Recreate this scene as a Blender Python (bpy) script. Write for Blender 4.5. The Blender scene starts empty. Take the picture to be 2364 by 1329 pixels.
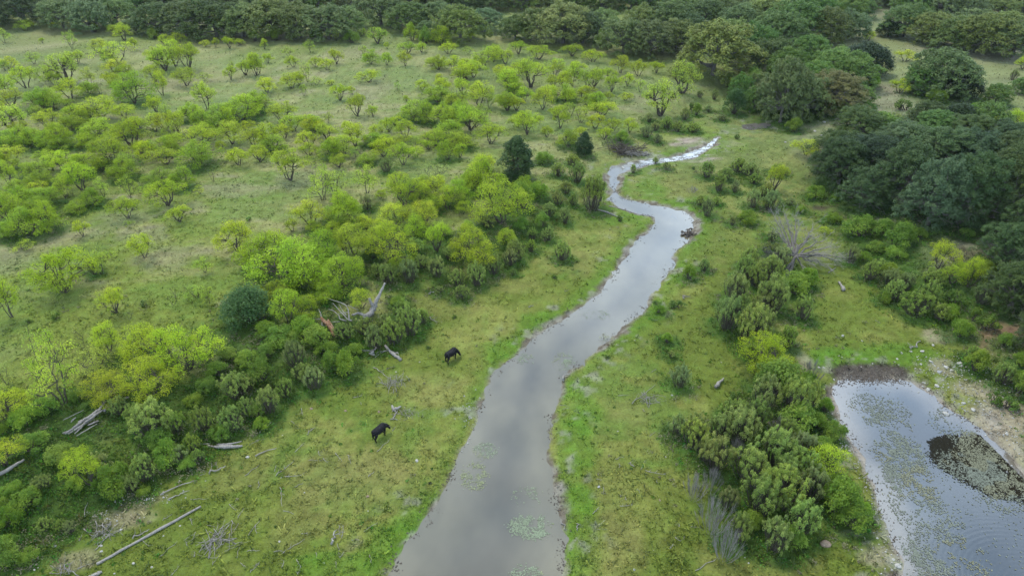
import bpy, math, numpy as np
from mathutils import Vector

# ------------------------------------------------------------------ camera, sky, sun, exposure
SC = bpy.context.scene
COL = SC.collection
CAM_H, PITCH, FPX = 48.0, math.radians(33.0), 1576.0
cd = bpy.data.cameras.new('camera'); cam = bpy.data.objects.new('camera', cd); COL.objects.link(cam)
cam.location = (0, 0, CAM_H); cam.rotation_euler = (math.radians(90) - PITCH, 0, 0)
cd.sensor_width = 36.0; cd.lens = 36.0 * FPX / 2364.0; cd.clip_start = 0.5; cd.clip_end = 5000
SC.camera = cam

SUN_EL, SUN_AZ = math.radians(62), math.radians(-35)
w = bpy.data.worlds.new("World"); SC.world = w; w.use_nodes = True
nt = w.node_tree; nt.nodes.clear()
def N(t, **k):
    n = nt.nodes.new(t)
    for a, b in k.items(): setattr(n, a, b)
    return n
out = N('ShaderNodeOutputWorld'); bg = N('ShaderNodeBackground')
sky = N('ShaderNodeTexSky', sky_type='NISHITA', sun_disc=False, sun_elevation=SUN_EL, sun_rotation=math.radians(-145))
tc = N('ShaderNodeTexCoord'); mp = N('ShaderNodeMapping'); mp.inputs['Scale'].default_value = (1.0, 1.0, 2.2)
no = N('ShaderNodeTexNoise'); no.inputs['Scale'].default_value = 3.1; no.inputs['Detail'].default_value = 7; no.inputs['Roughness'].default_value = .55
cr = N('ShaderNodeValToRGB'); cr.color_ramp.elements[0].position = .36; cr.color_ramp.elements[1].position = .54
cr.color_ramp.elements[0].color = (.5, .5, .5, 1)
cl = N('ShaderNodeValToRGB'); cl.color_ramp.elements[0].color = (6.6, 8.9, 11.8, 1); cl.color_ramp.elements[1].color = (13.6, 15, 16.6, 1)
cl.color_ramp.elements[0].position = .3; cl.color_ramp.elements[1].position = .7
n2 = N('ShaderNodeTexNoise'); n2.inputs['Scale'].default_value = 6; n2.inputs['Detail'].default_value = 5
mx = N('ShaderNodeMixRGB')
L = nt.links.new
L(tc.outputs['Generated'], mp.inputs[0]); L(mp.outputs[0], no.inputs['Vector']); L(mp.outputs[0], n2.inputs['Vector'])
L(no.outputs['Fac'], cr.inputs[0]); L(cr.outputs[0], mx.inputs[0]); L(n2.outputs['Fac'], cl.inputs[0])
sz = N('ShaderNodeSeparateXYZ'); L(tc.outputs['Generated'], sz.inputs[0])
hg = N('ShaderNodeValToRGB'); hg.color_ramp.elements[0].position = .50; hg.color_ramp.elements[1].position = .84
hg.color_ramp.elements[0].color = (1.35, 1.46, 1.6, 1); hg.color_ramp.elements[1].color = (.58, .60, .60, 1)
m2 = N('ShaderNodeMixRGB', blend_type='MULTIPLY'); m2.inputs[0].default_value = 1
L(sz.outputs[2], hg.inputs[0]); L(mx.outputs[0], m2.inputs[1]); L(hg.outputs[0], m2.inputs[2])
L(sky.outputs[0], mx.inputs[1]); L(cl.outputs[0], mx.inputs[2]); L(m2.outputs[0], bg.inputs[0]); L(bg.outputs[0], out.inputs[0])
bg.inputs[1].default_value = 0.125
sd = bpy.data.lights.new('sun', 'SUN'); sun = bpy.data.objects.new('sun', sd); COL.objects.link(sun)
sd.energy = 2.9; sd.angle = math.radians(14); sd.color = (1.0, .96, .89)
_d = Vector((math.cos(SUN_EL) * math.sin(SUN_AZ), -math.cos(SUN_EL) * math.cos(SUN_AZ) * -1, math.sin(SUN_EL)))
sun.rotation_euler = _d.to_track_quat('Z', 'Y').to_euler()
sky.sun_rotation = SUN_AZ
SC.view_settings.view_transform = 'Standard'; SC.view_settings.look = 'None'; SC.view_settings.gamma = 1
SC.view_settings.exposure = 0.26
SC.cycles.max_bounces = 5; SC.cycles.diffuse_bounces = 3; SC.cycles.glossy_bounces = 3; SC.cycles.transparent_max_bounces = 4

# ------------------------------------------------------------------ maths helpers
RS = np.random.RandomState
ct, st_ = math.cos(PITCH), math.sin(PITCH)
_T = RS(5).rand(256, 256)
def vn(x, y, k=0):
    x = np.asarray(x, float) + 17.3 * k; y = np.asarray(y, float) + 41.7 * k
    xi = np.floor(x).astype(int); yi = np.floor(y).astype(int); fx = x - xi; fy = y - yi
    fx = fx * fx * (3 - 2 * fx); fy = fy * fy * (3 - 2 * fy)
    a = _T[xi & 255, yi & 255]; b = _T[(xi + 1) & 255, yi & 255]; c = _T[xi & 255, (yi + 1) & 255]; d = _T[(xi + 1) & 255, (yi + 1) & 255]
    return (a * (1 - fx) + b * fx) * (1 - fy) + (c * (1 - fx) + d * fx) * fy
def fbm(x, y, s, k=0, o=4):
    r, a, t = 0, 1.0, 0
    for i in range(o):
        r = r + a * vn(np.asarray(x) / s * 2 ** i, np.asarray(y) / s * 2 ** i, k + i * 3); t += a; a *= .55
    return r / t
def sstep(a, b, x):
    t = np.clip((x - a) / (b - a), 0, 1); return t * t * (3 - 2 * t)
def flat(px, py, z=0.0):
    u = (np.asarray(px, float) - 1182) / FPX; v = (np.asarray(py, float) - 664.5) / FPX
    t = (CAM_H - z) / (st_ + v * ct)
    return t * u, t * (ct - v * st_), t
def pdist(x, y, P, closed):
    d = np.full(np.shape(x), 1e9); n = len(P)
    for i in range(n if closed else n - 1):
        ax, ay = P[i]; bx, by = P[(i + 1) % n]; dx, dy = bx - ax, by - ay
        t = np.clip(((x - ax) * dx + (y - ay) * dy) / (dx * dx + dy * dy + 1e-9), 0, 1)
        d = np.minimum(d, (x - ax - t * dx) ** 2 + (y - ay - t * dy) ** 2)
    return np.sqrt(d)
def inside(x, y, P):
    r = np.zeros(np.shape(x), bool); n = len(P)
    for i in range(n):
        ax, ay = P[i]; bx, by = P[(i + 1) % n]
        c = (ay > y) != (by > y)
        r ^= c & (x < (bx - ax) * (y - ay) / (by - ay + 1e-12) + ax)
    return r
def sdist(x, y, P):
    d = pdist(x, y, P, True); return np.where(inside(x, y, P), -d, d)
WZ = -0.35
def wpoly(s, z=WZ):
    a = np.array([[float(q) for q in p.split(',')] for p in s.split()]); X, Y, _ = flat(a[:, 0], a[:, 1], z)
    return np.stack([X, Y], 1)
CREEK = wpoly("895,1329 935,1270 975,1210 1010,1160 1040,1110 1052,1075 1080,1025 1100,975 1125,905 1150,860 1195,815 1240,770 1290,742 1340,712 1385,680 1410,645 1430,615 1452,575 1480,545 1500,530 1513,515 1508,503 1490,498 1455,490 1420,475 1408,460 1412,440 1405,415 1400,396 1415,384 1450,377 1500,369 1550,365 1585,356 1615,342 1640,329 1650,319 1658,318 1652,332 1627,350 1592,366 1555,371 1510,377 1475,387 1450,394 1434,405 1424,425 1425,440 1432,455 1455,463 1500,470 1540,478 1575,485 1595,497 1603,515 1598,540 1575,565 1553,590 1550,615 1525,650 1500,690 1480,715 1440,750 1400,785 1360,820 1330,850 1305,875 1288,915 1278,950 1272,1000 1270,1060 1275,1110 1290,1160 1302,1210 1300,1260 1295,1329 1285,1450 1290,1750 780,1750 840,1450")
PUD = wpoly("1722,292 1745,288 1768,289 1760,294 1728,296")
POND = wpoly("1921,912 1927,893 1941,879 1960,870 1982,865 2010,866 2060,875 2100,882 2140,900 2165,915 2185,935 2210,955 2240,975 2270,1000 2300,1030 2330,1060 2364,1095 2450,1160 2600,1260 2800,1420 2800,1800 2110,1800 2060,1550 2050,1400 2075,1329 2082,1300 2070,1280 2060,1240 2045,1195 2025,1150 2005,1100 1985,1060 1965,1020 1950,985 1933,952 1923,930")
TER_L = wpoly("-1500,1900 0,1270 180,1130 420,1020 620,890 760,810 900,730 1050,650 1200,570 1300,480 1380,370 1480,290 1640,215 1700,150", 0)
TER_R = wpoly("2900,1100 2450,1010 2290,900 2180,740 1990,580 1880,440 1800,350 1765,262 1740,190 1700,150", 0)
MEADOW = np.vstack([TER_L, [[-100, 900], [-1500, 900], [-1500, -100]]])
RIGHT = np.vstack([TER_R, [[80, 900], [1500, 900], [1500, -100]]])
def hz(x, y):
    x = np.asarray(x, float); y = np.asarray(y, float)
    dm = -sdist(x, y, MEADOW); dr = -sdist(x, y, RIGHT)
    z = 1.2 * sstep(-4, 5, dm) + 1.9 * sstep(-4, 12, dr)
    z = z + .35 * (fbm(x, y, 14, 1) - .5) + .10 * (fbm(x, y, 1.6, 2) - .5)
    dw = np.minimum(np.minimum(sdist(x, y, CREEK), sdist(x, y, PUD) - 1.0), sdist(x, y, POND)) + 1.0 * (fbm(x, y, .9, 7, 3) - .5) + 1.3 * (fbm(x, y, 3.4, 8, 2) - .5)
    zb = WZ + np.clip(dw, -6, 50) * .14 + np.where(dw > .2, .12 * sstep(.2, .9, dw), 0)
    return np.minimum(z, zb)
def G(px, py, up=0.0):
    """photo pixel -> point on the terrain, and picture scale (px per metre) there"""
    z = 0.0
    for _ in range(5):
        X, Y, t = flat(px, py, z); z = float(hz(X, Y)) + up
    return float(X), float(Y), z, FPX / float(t)
# ------------------------------------------------------------------ mesh helpers
class MB:
    def __init__(s): s.v = []; s.f = []; s.t = []; s.n = 0
    def add(s, V, F, t=None):
        V = np.asarray(V, float).reshape(-1, 3); F = np.asarray(F, int)
        s.v.append(V); s.f.append(F + s.n); s.n += len(V)
        s.t.append(np.full(len(F), .5) if t is None else np.broadcast_to(t, (len(F),)))
    def quads(s, V, t=None):
        n = len(V) // 4; s.add(V, np.arange(n * 4).reshape(n, 4), t)
    def mesh(s, name, m, smooth=False, col=None):
        V = np.concatenate(s.v); me = bpy.data.meshes.new(name)
        fs = []
        for F in s.f: fs.append(F)
        ls = np.concatenate([F.ravel() for F in fs]); cnt = np.concatenate([np.full(len(F), F.shape[1]) for F in fs])
        me.vertices.add(len(V)); me.vertices.foreach_set('co', V.ravel())
        me.loops.add(len(ls)); me.loops.foreach_set('vertex_index', ls)
        me.polygons.add(len(cnt)); st = np.concatenate([[0], np.cumsum(cnt)[:-1]]); me.polygons.foreach_set('loop_start', st)
        me.update(calc_edges=True); me.validate()
        a = me.attributes.new('tint', 'FLOAT', 'FACE'); a.data.foreach_set('value', np.concatenate(s.t).astype(np.float32))
        if col is not None:
            a = me.attributes.new('Col', 'FLOAT_COLOR', 'FACE'); c = np.ones((len(cnt), 4)); c[:, :3] = col; a.data.foreach_set('color', c.ravel().astype(np.float32))
        me.polygons.foreach_set('use_smooth', np.full(len(cnt), smooth))
        me.materials.append(m)
        return me
    def tube(s, pts, rad, k=5, t=None, cap=True):
        P = np.asarray(pts, float); n = len(P); T = np.gradient(P, axis=0); T /= np.linalg.norm(T, axis=1)[:, None] + 1e-9
        ref = np.array([0., 0, 1]) if abs(T[0, 2]) < .8 else np.array([1., 0, 0])
        A = np.cross(T, ref); A /= np.linalg.norm(A, axis=1)[:, None] + 1e-9; B = np.cross(T, A)
        an = np.arange(k) * 2 * math.pi / k; r = np.asarray(rad, float)[:, None, None]
        V = P[:, None] + r * (np.cos(an)[None, :, None] * A[:, None] + np.sin(an)[None, :, None] * B[:, None])
        i = np.arange(n - 1)[:, None] * k; j = np.arange(k)[None]; j2 = (j + 1) % k
        F = np.stack([i + j, i + j2, i + k + j2, i + k + j], -1).reshape(-1, 4)
        s.add(V.reshape(-1, 3), F, t)
        if cap:
            b = s.n - n * k
            s.f.append(np.array([[b + q for q in range(k)][::-1]])); s.f.append(np.array([[b + (n - 1) * k + q for q in range(k)]])); s.t += [np.full(1, .5)] * 2
def wig(a, b, n, amp, r, sag=0):
    a = np.asarray(a, float); b = np.asarray(b, float); t = np.linspace(0, 1, n)[:, None]
    P = a * (1 - t) + b * t; o = r.randn(n, 3) * amp; o[0] = 0; o[-1] *= .5
    P = P + o; P[:, 2] += sag * (t[:, 0] * (1 - t[:, 0])) * 4
    return P
def leafq(pos, nor, size, r, asp=.55, stretch=None):
    n = len(pos); nor = nor / (np.linalg.norm(nor, axis=1)[:, None] + 1e-9)
    q = r.randn(n, 3) if stretch is None else stretch + .5 * r.randn(n, 3)
    A = np.cross(nor, q); A /= np.linalg.norm(A, axis=1)[:, None] + 1e-9; B = np.cross(nor, A)
    s = (size * (.55 + .9 * r.rand(n)))[:, None] * .5
    if stretch is not None: A, B = B, A
    V = np.stack([pos + A * s, pos + B * s * asp + A * s * .1, pos - A * s, pos - B * s * asp + A * s * .1], 1)
    return V.reshape(-1, 3)
def cloud(mb, C, R, n, size, r, flatz=.75, rand=.7, asp=.6, low=-.5, droop=False, up=.6):
    C = np.asarray(C); K = len(C); idx = r.randint(0, K, n); d = r.randn(n, 3); d /= np.linalg.norm(d, axis=1)[:, None]
    d[:, 2] = np.where(d[:, 2] < low, -d[:, 2], d[:, 2])
    rr = np.asarray(R)[idx][:, None] * (.55 + .55 * r.rand(n, 1) ** .6) * (1 + .25 * np.sin(d[:, :1] * 7 + idx[:, None]) * np.cos(d[:, 1:2] * 6 + idx[:, None] * 2))
    pos = C[idx] + d * rr * np.array([1, 1, flatz])
    nor = d + np.array([0, 0, up]) + rand * r.randn(n, 3)
    kt = r.rand(K) * .5
    t = np.clip(.2 + kt[idx] + .3 * r.rand(n), 0, 1)
    mb.quads(leafq(pos, nor, size, r, asp, np.array([0, 0, 1.]) if droop else None), t)
    return pos
# ------------------------------------------------------------------ materials
def mat(name):
    m = bpy.data.materials.new(name); m.use_nodes = True; t = m.node_tree; b = t.nodes.get('Principled BSDF'); return m, t, b
def nd(t, ty, **k):
    n = t.nodes.new(ty)
    for a, b in k.items():
        if a in ('Scale', 'Detail', 'Roughness', 'Distortion'): n.inputs[a].default_value = b
        else: setattr(n, a, b)
    return n
def math_(t, op, a, b):
    n = nd(t, 'ShaderNodeMath', operation=op)
    for i, q in enumerate((a, b)):
        if isinstance(q, (int, float)): n.inputs[i].default_value = q
        else: t.links.new(q, n.inputs[i])
    return n.outputs[0]
def cmul(t, c, f):
    n = nd(t, 'ShaderNodeVectorMath', operation='SCALE'); t.links.new(c, n.inputs[0]); t.links.new(f, n.inputs['Scale']); return n.outputs[0]
def leaf_mat(name, lo=.55, hi=1.45, trans=.35, obj=True, gloss=.05):
    m, t, b = mat(name)
    at = nd(t, 'ShaderNodeAttribute', attribute_name='tint')
    if obj: c = nd(t, 'ShaderNodeObjectInfo').outputs['Color']
    else: c = nd(t, 'ShaderNodeAttribute', attribute_name='Col').outputs['Color']
    f = math_(t, 'ADD', math_(t, 'MULTIPLY', at.outputs['Fac'], hi - lo), lo)
    hs = nd(t, 'ShaderNodeHueSaturation'); t.links.new(c, hs.inputs['Color'])
    t.links.new(math_(t, 'ADD', math_(t, 'MULTIPLY', at.outputs['Fac'], -.05), .525), hs.inputs['Hue'])
    col = cmul(t, hs.outputs[0], f)
    t.links.new(col, b.inputs['Base Color']); b.inputs['Roughness'].default_value = .6; b.inputs['Specular IOR Level'].default_value = .12
    tr = nd(t, 'ShaderNodeBsdfTranslucent'); t.links.new(cmul(t, col, nd_val(t, 1.3)), tr.inputs[0])
    ms = nd(t, 'ShaderNodeMixShader'); ms.inputs[0].default_value = trans
    t.links.new(b.outputs[0], ms.inputs[1]); t.links.new(tr.outputs[0], ms.inputs[2])
    t.links.new(ms.outputs[0], t.nodes['Material Output'].inputs[0])
    return m
def nd_val(t, v):
    n = nd(t, 'ShaderNodeValue'); n.outputs[0].default_value = v; return n.outputs[0]
def rough_mat(name, c1, c2, scale=6, rough=.85, bump=.4, c3=None, stretch=(1, 1, 1)):
    m, t, b = mat(name)
    tcn = nd(t, 'ShaderNodeTexCoord'); mpn = nd(t, 'ShaderNodeMapping'); mpn.inputs['Scale'].default_value = stretch
    nz = nd(t, 'ShaderNodeTexNoise', Scale=scale, Detail=6, Roughness=.65); t.links.new(tcn.outputs['Object'], mpn.inputs[0]); t.links.new(mpn.outputs[0], nz.inputs['Vector'])
    rp = nd(t, 'ShaderNodeValToRGB'); e = rp.color_ramp.elements; e[0].position = .32; e[1].position = .68; e[0].color = (*c1, 1); e[1].color = (*c2, 1)
    if c3: q = e.new(.5); q.color = (*c3, 1)
    t.links.new(nz.outputs['Fac'], rp.inputs[0]); t.links.new(rp.outputs[0], b.inputs['Base Color'])
    bp = nd(t, 'ShaderNodeBump'); bp.inputs['Strength'].default_value = bump; bp.inputs['Distance'].default_value = .03
    t.links.new(nz.outputs['Fac'], bp.inputs['Height']); t.links.new(bp.outputs[0], b.inputs['Normal'])
    b.inputs['Roughness'].default_value = rough; b.inputs['Specular IOR Level'].default_value = .2
    return m
M = {}
M['leaf'] = leaf_mat('leaf', .55, 1.45, .4)
M['oakleaf'] = leaf_mat('oak_leaf', .62, 1.38, .12)
M['grass'] = leaf_mat('grass_blades', .45, 1.6, .3, obj=False)
M['bark'] = rough_mat('dark_bark', (.030, .024, .018), (.10, .085, .065), 9)
M['greybark'] = rough_mat('grey_bark', (.055, .048, .04), (.16, .145, .125), 9)
M['dead'] = rough_mat('weathered_wood', (.10, .09, .075), (.32, .295, .26), 9, stretch=(1, 1, 1))
M['twig'] = rough_mat('dead_twigs', (.13, .115, .10), (.27, .25, .22), 5)
M['rot'] = rough_mat('rotten_wood', (.09, .05, .03), (.30, .24, .17), 5, c3=(.20, .10, .05))
M['stone'] = rough_mat('limestone', (.19, .18, .155), (.42, .40, .355), 5)
M['greystone'] = rough_mat('grey_stone', (.14, .14, .14), (.34, .34, .33), 6)
M['brownstone'] = rough_mat('brown_stone', (.12, .08, .05), (.27, .21, .15), 6)
M['hide'] = rough_mat('black_hide', (.003, .0025, .003), (.009, .008, .009), 4, rough=.8, bump=.1)
M['horn'] = rough_mat('pale_horn', (.12, .11, .09), (.32, .30, .25), 8)
M['mud'] = rough_mat('wet_debris', (.04, .032, .025), (.14, .115, .09), 3)
def weed_mat():
    m, t, b = mat('floating_weed'); at = nd(t, 'ShaderNodeAttribute', attribute_name='Col'); t.links.new(at.outputs['Color'], b.inputs['Base Color'])
    b.inputs['Roughness'].default_value = .9; b.inputs['Specular IOR Level'].default_value = .08; return m
M['weed'] = weed_mat()
# ------------------------------------------------------------------ object helpers
def link(name, me, parent=None, loc=(0, 0, 0)):
    o = bpy.data.objects.new(name, me); COL.objects.link(o); o.parent = parent; o.location = loc; return o
def tag(o, label=None, cat=None, group=None, kind=None):
    for k, v in (('label', label), ('category', cat), ('group', group), ('kind', kind)):
        if v: o[k] = v
    return o
# ------------------------------------------------------------------ ground
PATCH = []   # photo x, y, radius x m, radius y m, colour, strength
def patch(s, col, k):
    for p in s.split():
        a = [float(q) for q in p.split(',')]; X, Y, _ = flat(a[0], a[1]); PATCH.append((float(X), float(Y), a[2], a[3], np.array(col), k))
patch("860,215,7,9 60,125,9,6 700,430,5,5 290,525,5,4 550,455,6,4 40,580,7,5 150,560,6,4 400,610,5,4 30,620,5,4 340,560,4,3 820,130,9,8 430,200,8,6 1480,240,4,4 1460,262,4,3 200,90,14,6 500,110,14,6 700,100,12,5 1250,385,2,3 430,500,4,3", (.160, .148, .085), .45)
patch("300,1180,2.5,1.2 330,1150,2.2,1 270,1200,2.2,1 230,1210,1.5,.8 170,1290,2,1", (.20, .17, .10), .6)
patch("850,1120,6,4 760,1080,4,3 700,1200,3,3 1000,900,4,3 1050,700,5,4 1000,650,5,2.5 1150,650,5,3 1330,600,6,4 1420,1150,2,5 1400,1250,3,3 1350,420,0,0 1560,430,5,4 1400,1300,4,3 1450,950,3,3 880,1080,3,3 560,1090,4,3 1750,1300,5,2", (.155, .145, .045), .38)
patch("1330,1010,2.0,5 1350,960,2.5,3 1330,900,2.2,2.5 1305,1230,1.0,5 1345,1150,1.2,2.5 1000,1290,4,4 900,1260,3.5,3 1020,1180,2.4,3 960,1230,3,3 800,1310,4,2.5 1170,800,3,3 1250,740,3,2 1960,840,4,3 2050,820,5,2.5 1890,830,2.5,2.5 1590,470,5,3 1440,500,4,3 1500,430,3,6", (.066, .130, .012), .7)
patch("2010,858,4.4,1.6 1965,862,2.6,1.6 2060,864,2.6,1.4", (.05, .04, .03), 1.0)
patch("2310,960,4,3 2350,1000,4,4 2250,900,3,2 2300,1010,2.5,4 2160,770,2.2,1 2190,785,2.5,.9 2350,930,5,3 2190,850,2,1.5 2040,1280,2,1.2 1855,830,1,2.5 2340,1060,3,3 2270,960,2.4,2.2", (.235, .20, .14), .6)
patch("2340,800,5,3 2290,790,4,2 2330,770,5,3", (.17, .10, .065), .7)
patch("1625,330,7,3 1600,322,5,2 1480,368,5,1.6 1600,368,6,1.4", (.25, .20, .165), .8)
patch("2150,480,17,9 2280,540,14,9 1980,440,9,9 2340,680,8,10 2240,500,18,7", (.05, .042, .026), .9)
patch("1950,275,8,3 2010,255,9,5 2060,230,7,6 1900,300,8,2.5 2010,310,7,4", (.20, .18, .115), .45)
patch("2060,160,16,20 2250,180,22,14 2060,100,12,16 2350,250,10,14 1900,50,10,10", (.145, .158, .060), .7)
patch("150,860,9,6 560,860,4,3 250,760,10,5", (.115, .135, .022), .6)
patch("1670,330,5,5 1560,300,12,6 1800,620,3,3", (.10, .145, .02), .6)
SHRUBS = []  # world x, y, radius of the lush weeds and painted shade round thicket plants (filled before the ground is built)
def albedo(x, y, fine=True):
    x = np.asarray(x, float); y = np.asarray(y, float)
    n1 = fbm(x, y, 16, 11); n2 = fbm(x, y, 5, 12); n3 = fbm(x, y, 1.7, 13, 3); n4 = fbm(x, y, .6, 14, 2)
    xx = x * .55
    ns = fbm(xx, y * 1.6, 4, 15)
    dm = -sdist(x, y, MEADOW); dr = -sdist(x, y, RIGHT)
    def mix(a, b, k): return a + (np.asarray(b) - a) * k[..., None]
    o = np.ones(np.shape(x) + (3,))
    bank = mix(o * (.086, .112, .017), (.138, .148, .034), sstep(.40, .62, n2 * .6 + n1 * .4))
    bank = mix(bank, (.072, .118, .018), sstep(.52, .66, n3 * .4 + n1 * .6) * .7)
    mead = mix(o * (.112, .142, .024), (.178, .178, .060), sstep(.42, .62, ns * .6 + n1 * .4))
    mead = mix(mead, (.176, .164, .100), sstep(.60, .76, ns * .5 + fbm(xx, y * 1.8, 1.6, 77) * .5) * .6)
    mead = mix(mead, (.088, .132, .022), sstep(.50, .62, fbm(x, y, 9, 22)) * .65)
    rt = mix(o * (.120, .140, .055), (.175, .165, .095), sstep(.40, .6, n2)); rt = mix(rt, (.09, .12, .03), sstep(.5, .65, n1) * .6)
    c = mix(mix(bank, mead, sstep(-2, 3, dm)), rt, sstep(0, 6, dr))
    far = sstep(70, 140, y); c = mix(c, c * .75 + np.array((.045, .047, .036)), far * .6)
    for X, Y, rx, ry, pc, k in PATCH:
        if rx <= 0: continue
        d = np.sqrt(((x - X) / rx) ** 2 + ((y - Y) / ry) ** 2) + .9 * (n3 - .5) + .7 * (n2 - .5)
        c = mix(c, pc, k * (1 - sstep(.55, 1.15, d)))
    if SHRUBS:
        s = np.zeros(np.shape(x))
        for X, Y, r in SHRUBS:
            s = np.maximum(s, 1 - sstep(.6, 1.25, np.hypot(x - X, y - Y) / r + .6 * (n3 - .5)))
        c = mix(c, (.036, .074, .012), .85 * s)  # lush weed green, with the shade under the plants painted in
    dc = sdist(x, y, CREEK); dp = sdist(x, y, POND); du = sdist(x, y, PUD); dw = np.minimum(np.minimum(dc, dp), du)
    c = mix(c, (.070, .130, .013), (1 - sstep(.8, 3.2, dc + 4.5 * (n1 - .5) + 2.0 * (n2 - .5))) * .6 * sstep(.3, .9, dc))
    shore = 1 - sstep(.25, .95, dw + 1.6 * (n3 - .5) + 2.6 * (n2 - .46))
    c = mix(c, mix(o * (.18, .165, .13), (.085, .07, .05), sstep(.45, .62, n4)), shore)
    c = mix(c, (.26, .225, .185), (1 - sstep(-.2, .5, dp + .6 * (n3 - .5))) * .7)
    # bare spots between the green tufts near the water
    c = mix(c, (.22, .20, .17), sstep(.62, .70, n3) * (1 - sstep(2, 5, dw)) * .5)
    c = c * (.72 + .56 * n4)[..., None]
    return c
def ground_mesh():
    def ax(lo, hi, st, outlo, outhi):
        a = list(np.arange(lo, hi, st)); s = st
        while a[-1] < outhi: s *= 1.13; a.append(a[-1] + s)
        s = st; b = []
        q = lo
        while q > outlo: s *= 1.13; q -= s; b.append(q)
        return np.array(b[::-1] + a)
    xs = ax(-56, 66, .36, -900, 900); ys = ax(27, 140, .36, -120, 1600)
    X, Y = np.meshgrid(xs, ys); Z = hz(X, Y)
    ny, nx = X.shape
    V = np.stack([X, Y, Z], -1).reshape(-1, 3)
    i = (np.arange(ny - 1)[:, None] * nx + np.arange(nx - 1)[None]).ravel(); F = np.stack([i, i + 1, i + nx + 1, i + nx], 1)
    m, t, b = mat('pasture')
    at = nd(t, 'ShaderNodeAttribute', attribute_name='Col'); tcn = nd(t, 'ShaderNodeTexCoord')
    n1 = nd(t, 'ShaderNodeTexNoise', Scale=3.6, Detail=6, Roughness=.85); n2 = nd(t, 'ShaderNodeTexNoise', Scale=.8, Detail=4, Roughness=.6)
    for q in (n1, n2): t.links.new(tcn.outputs['Object'], q.inputs['Vector'])
    f = math_(t, 'ADD', math_(t, 'MULTIPLY', n1.outputs['Fac'], 2.0), math_(t, 'MULTIPLY', n2.outputs['Fac'], .7))
    f = math_(t, 'MAXIMUM', math_(t, 'ADD', f, -.35), .2)
    hs = nd(t, 'ShaderNodeHueSaturation'); t.links.new(cmul(t, at.outputs['Color'], f), hs.inputs['Color'])
    t.links.new(math_(t, 'ADD', math_(t, 'MULTIPLY', n2.outputs['Fac'], .06), .47), hs.inputs['Hue'])
    t.links.new(hs.outputs[0], b.inputs['Base Color']); b.inputs['Roughness'].default_value = .9; b.inputs['Specular IOR Level'].default_value = .1
    bp = nd(t, 'ShaderNodeBump'); bp.inputs['Strength'].default_value = .7; bp.inputs['Distance'].default_value = .12
    t.links.new(n1.outputs['Fac'], bp.inputs['Height']); t.links.new(bp.outputs[0], b.inputs['Normal'])
    mb = MB(); mb.add(V, F); me = mb.mesh('ground', m, True)
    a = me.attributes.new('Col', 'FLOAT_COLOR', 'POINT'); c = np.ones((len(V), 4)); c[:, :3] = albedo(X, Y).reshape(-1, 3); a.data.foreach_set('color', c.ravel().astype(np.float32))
    tag(link('ground', me), 'open pasture ground with grassy creek banks', 'ground', kind='structure')
    return X, Y, Z
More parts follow.
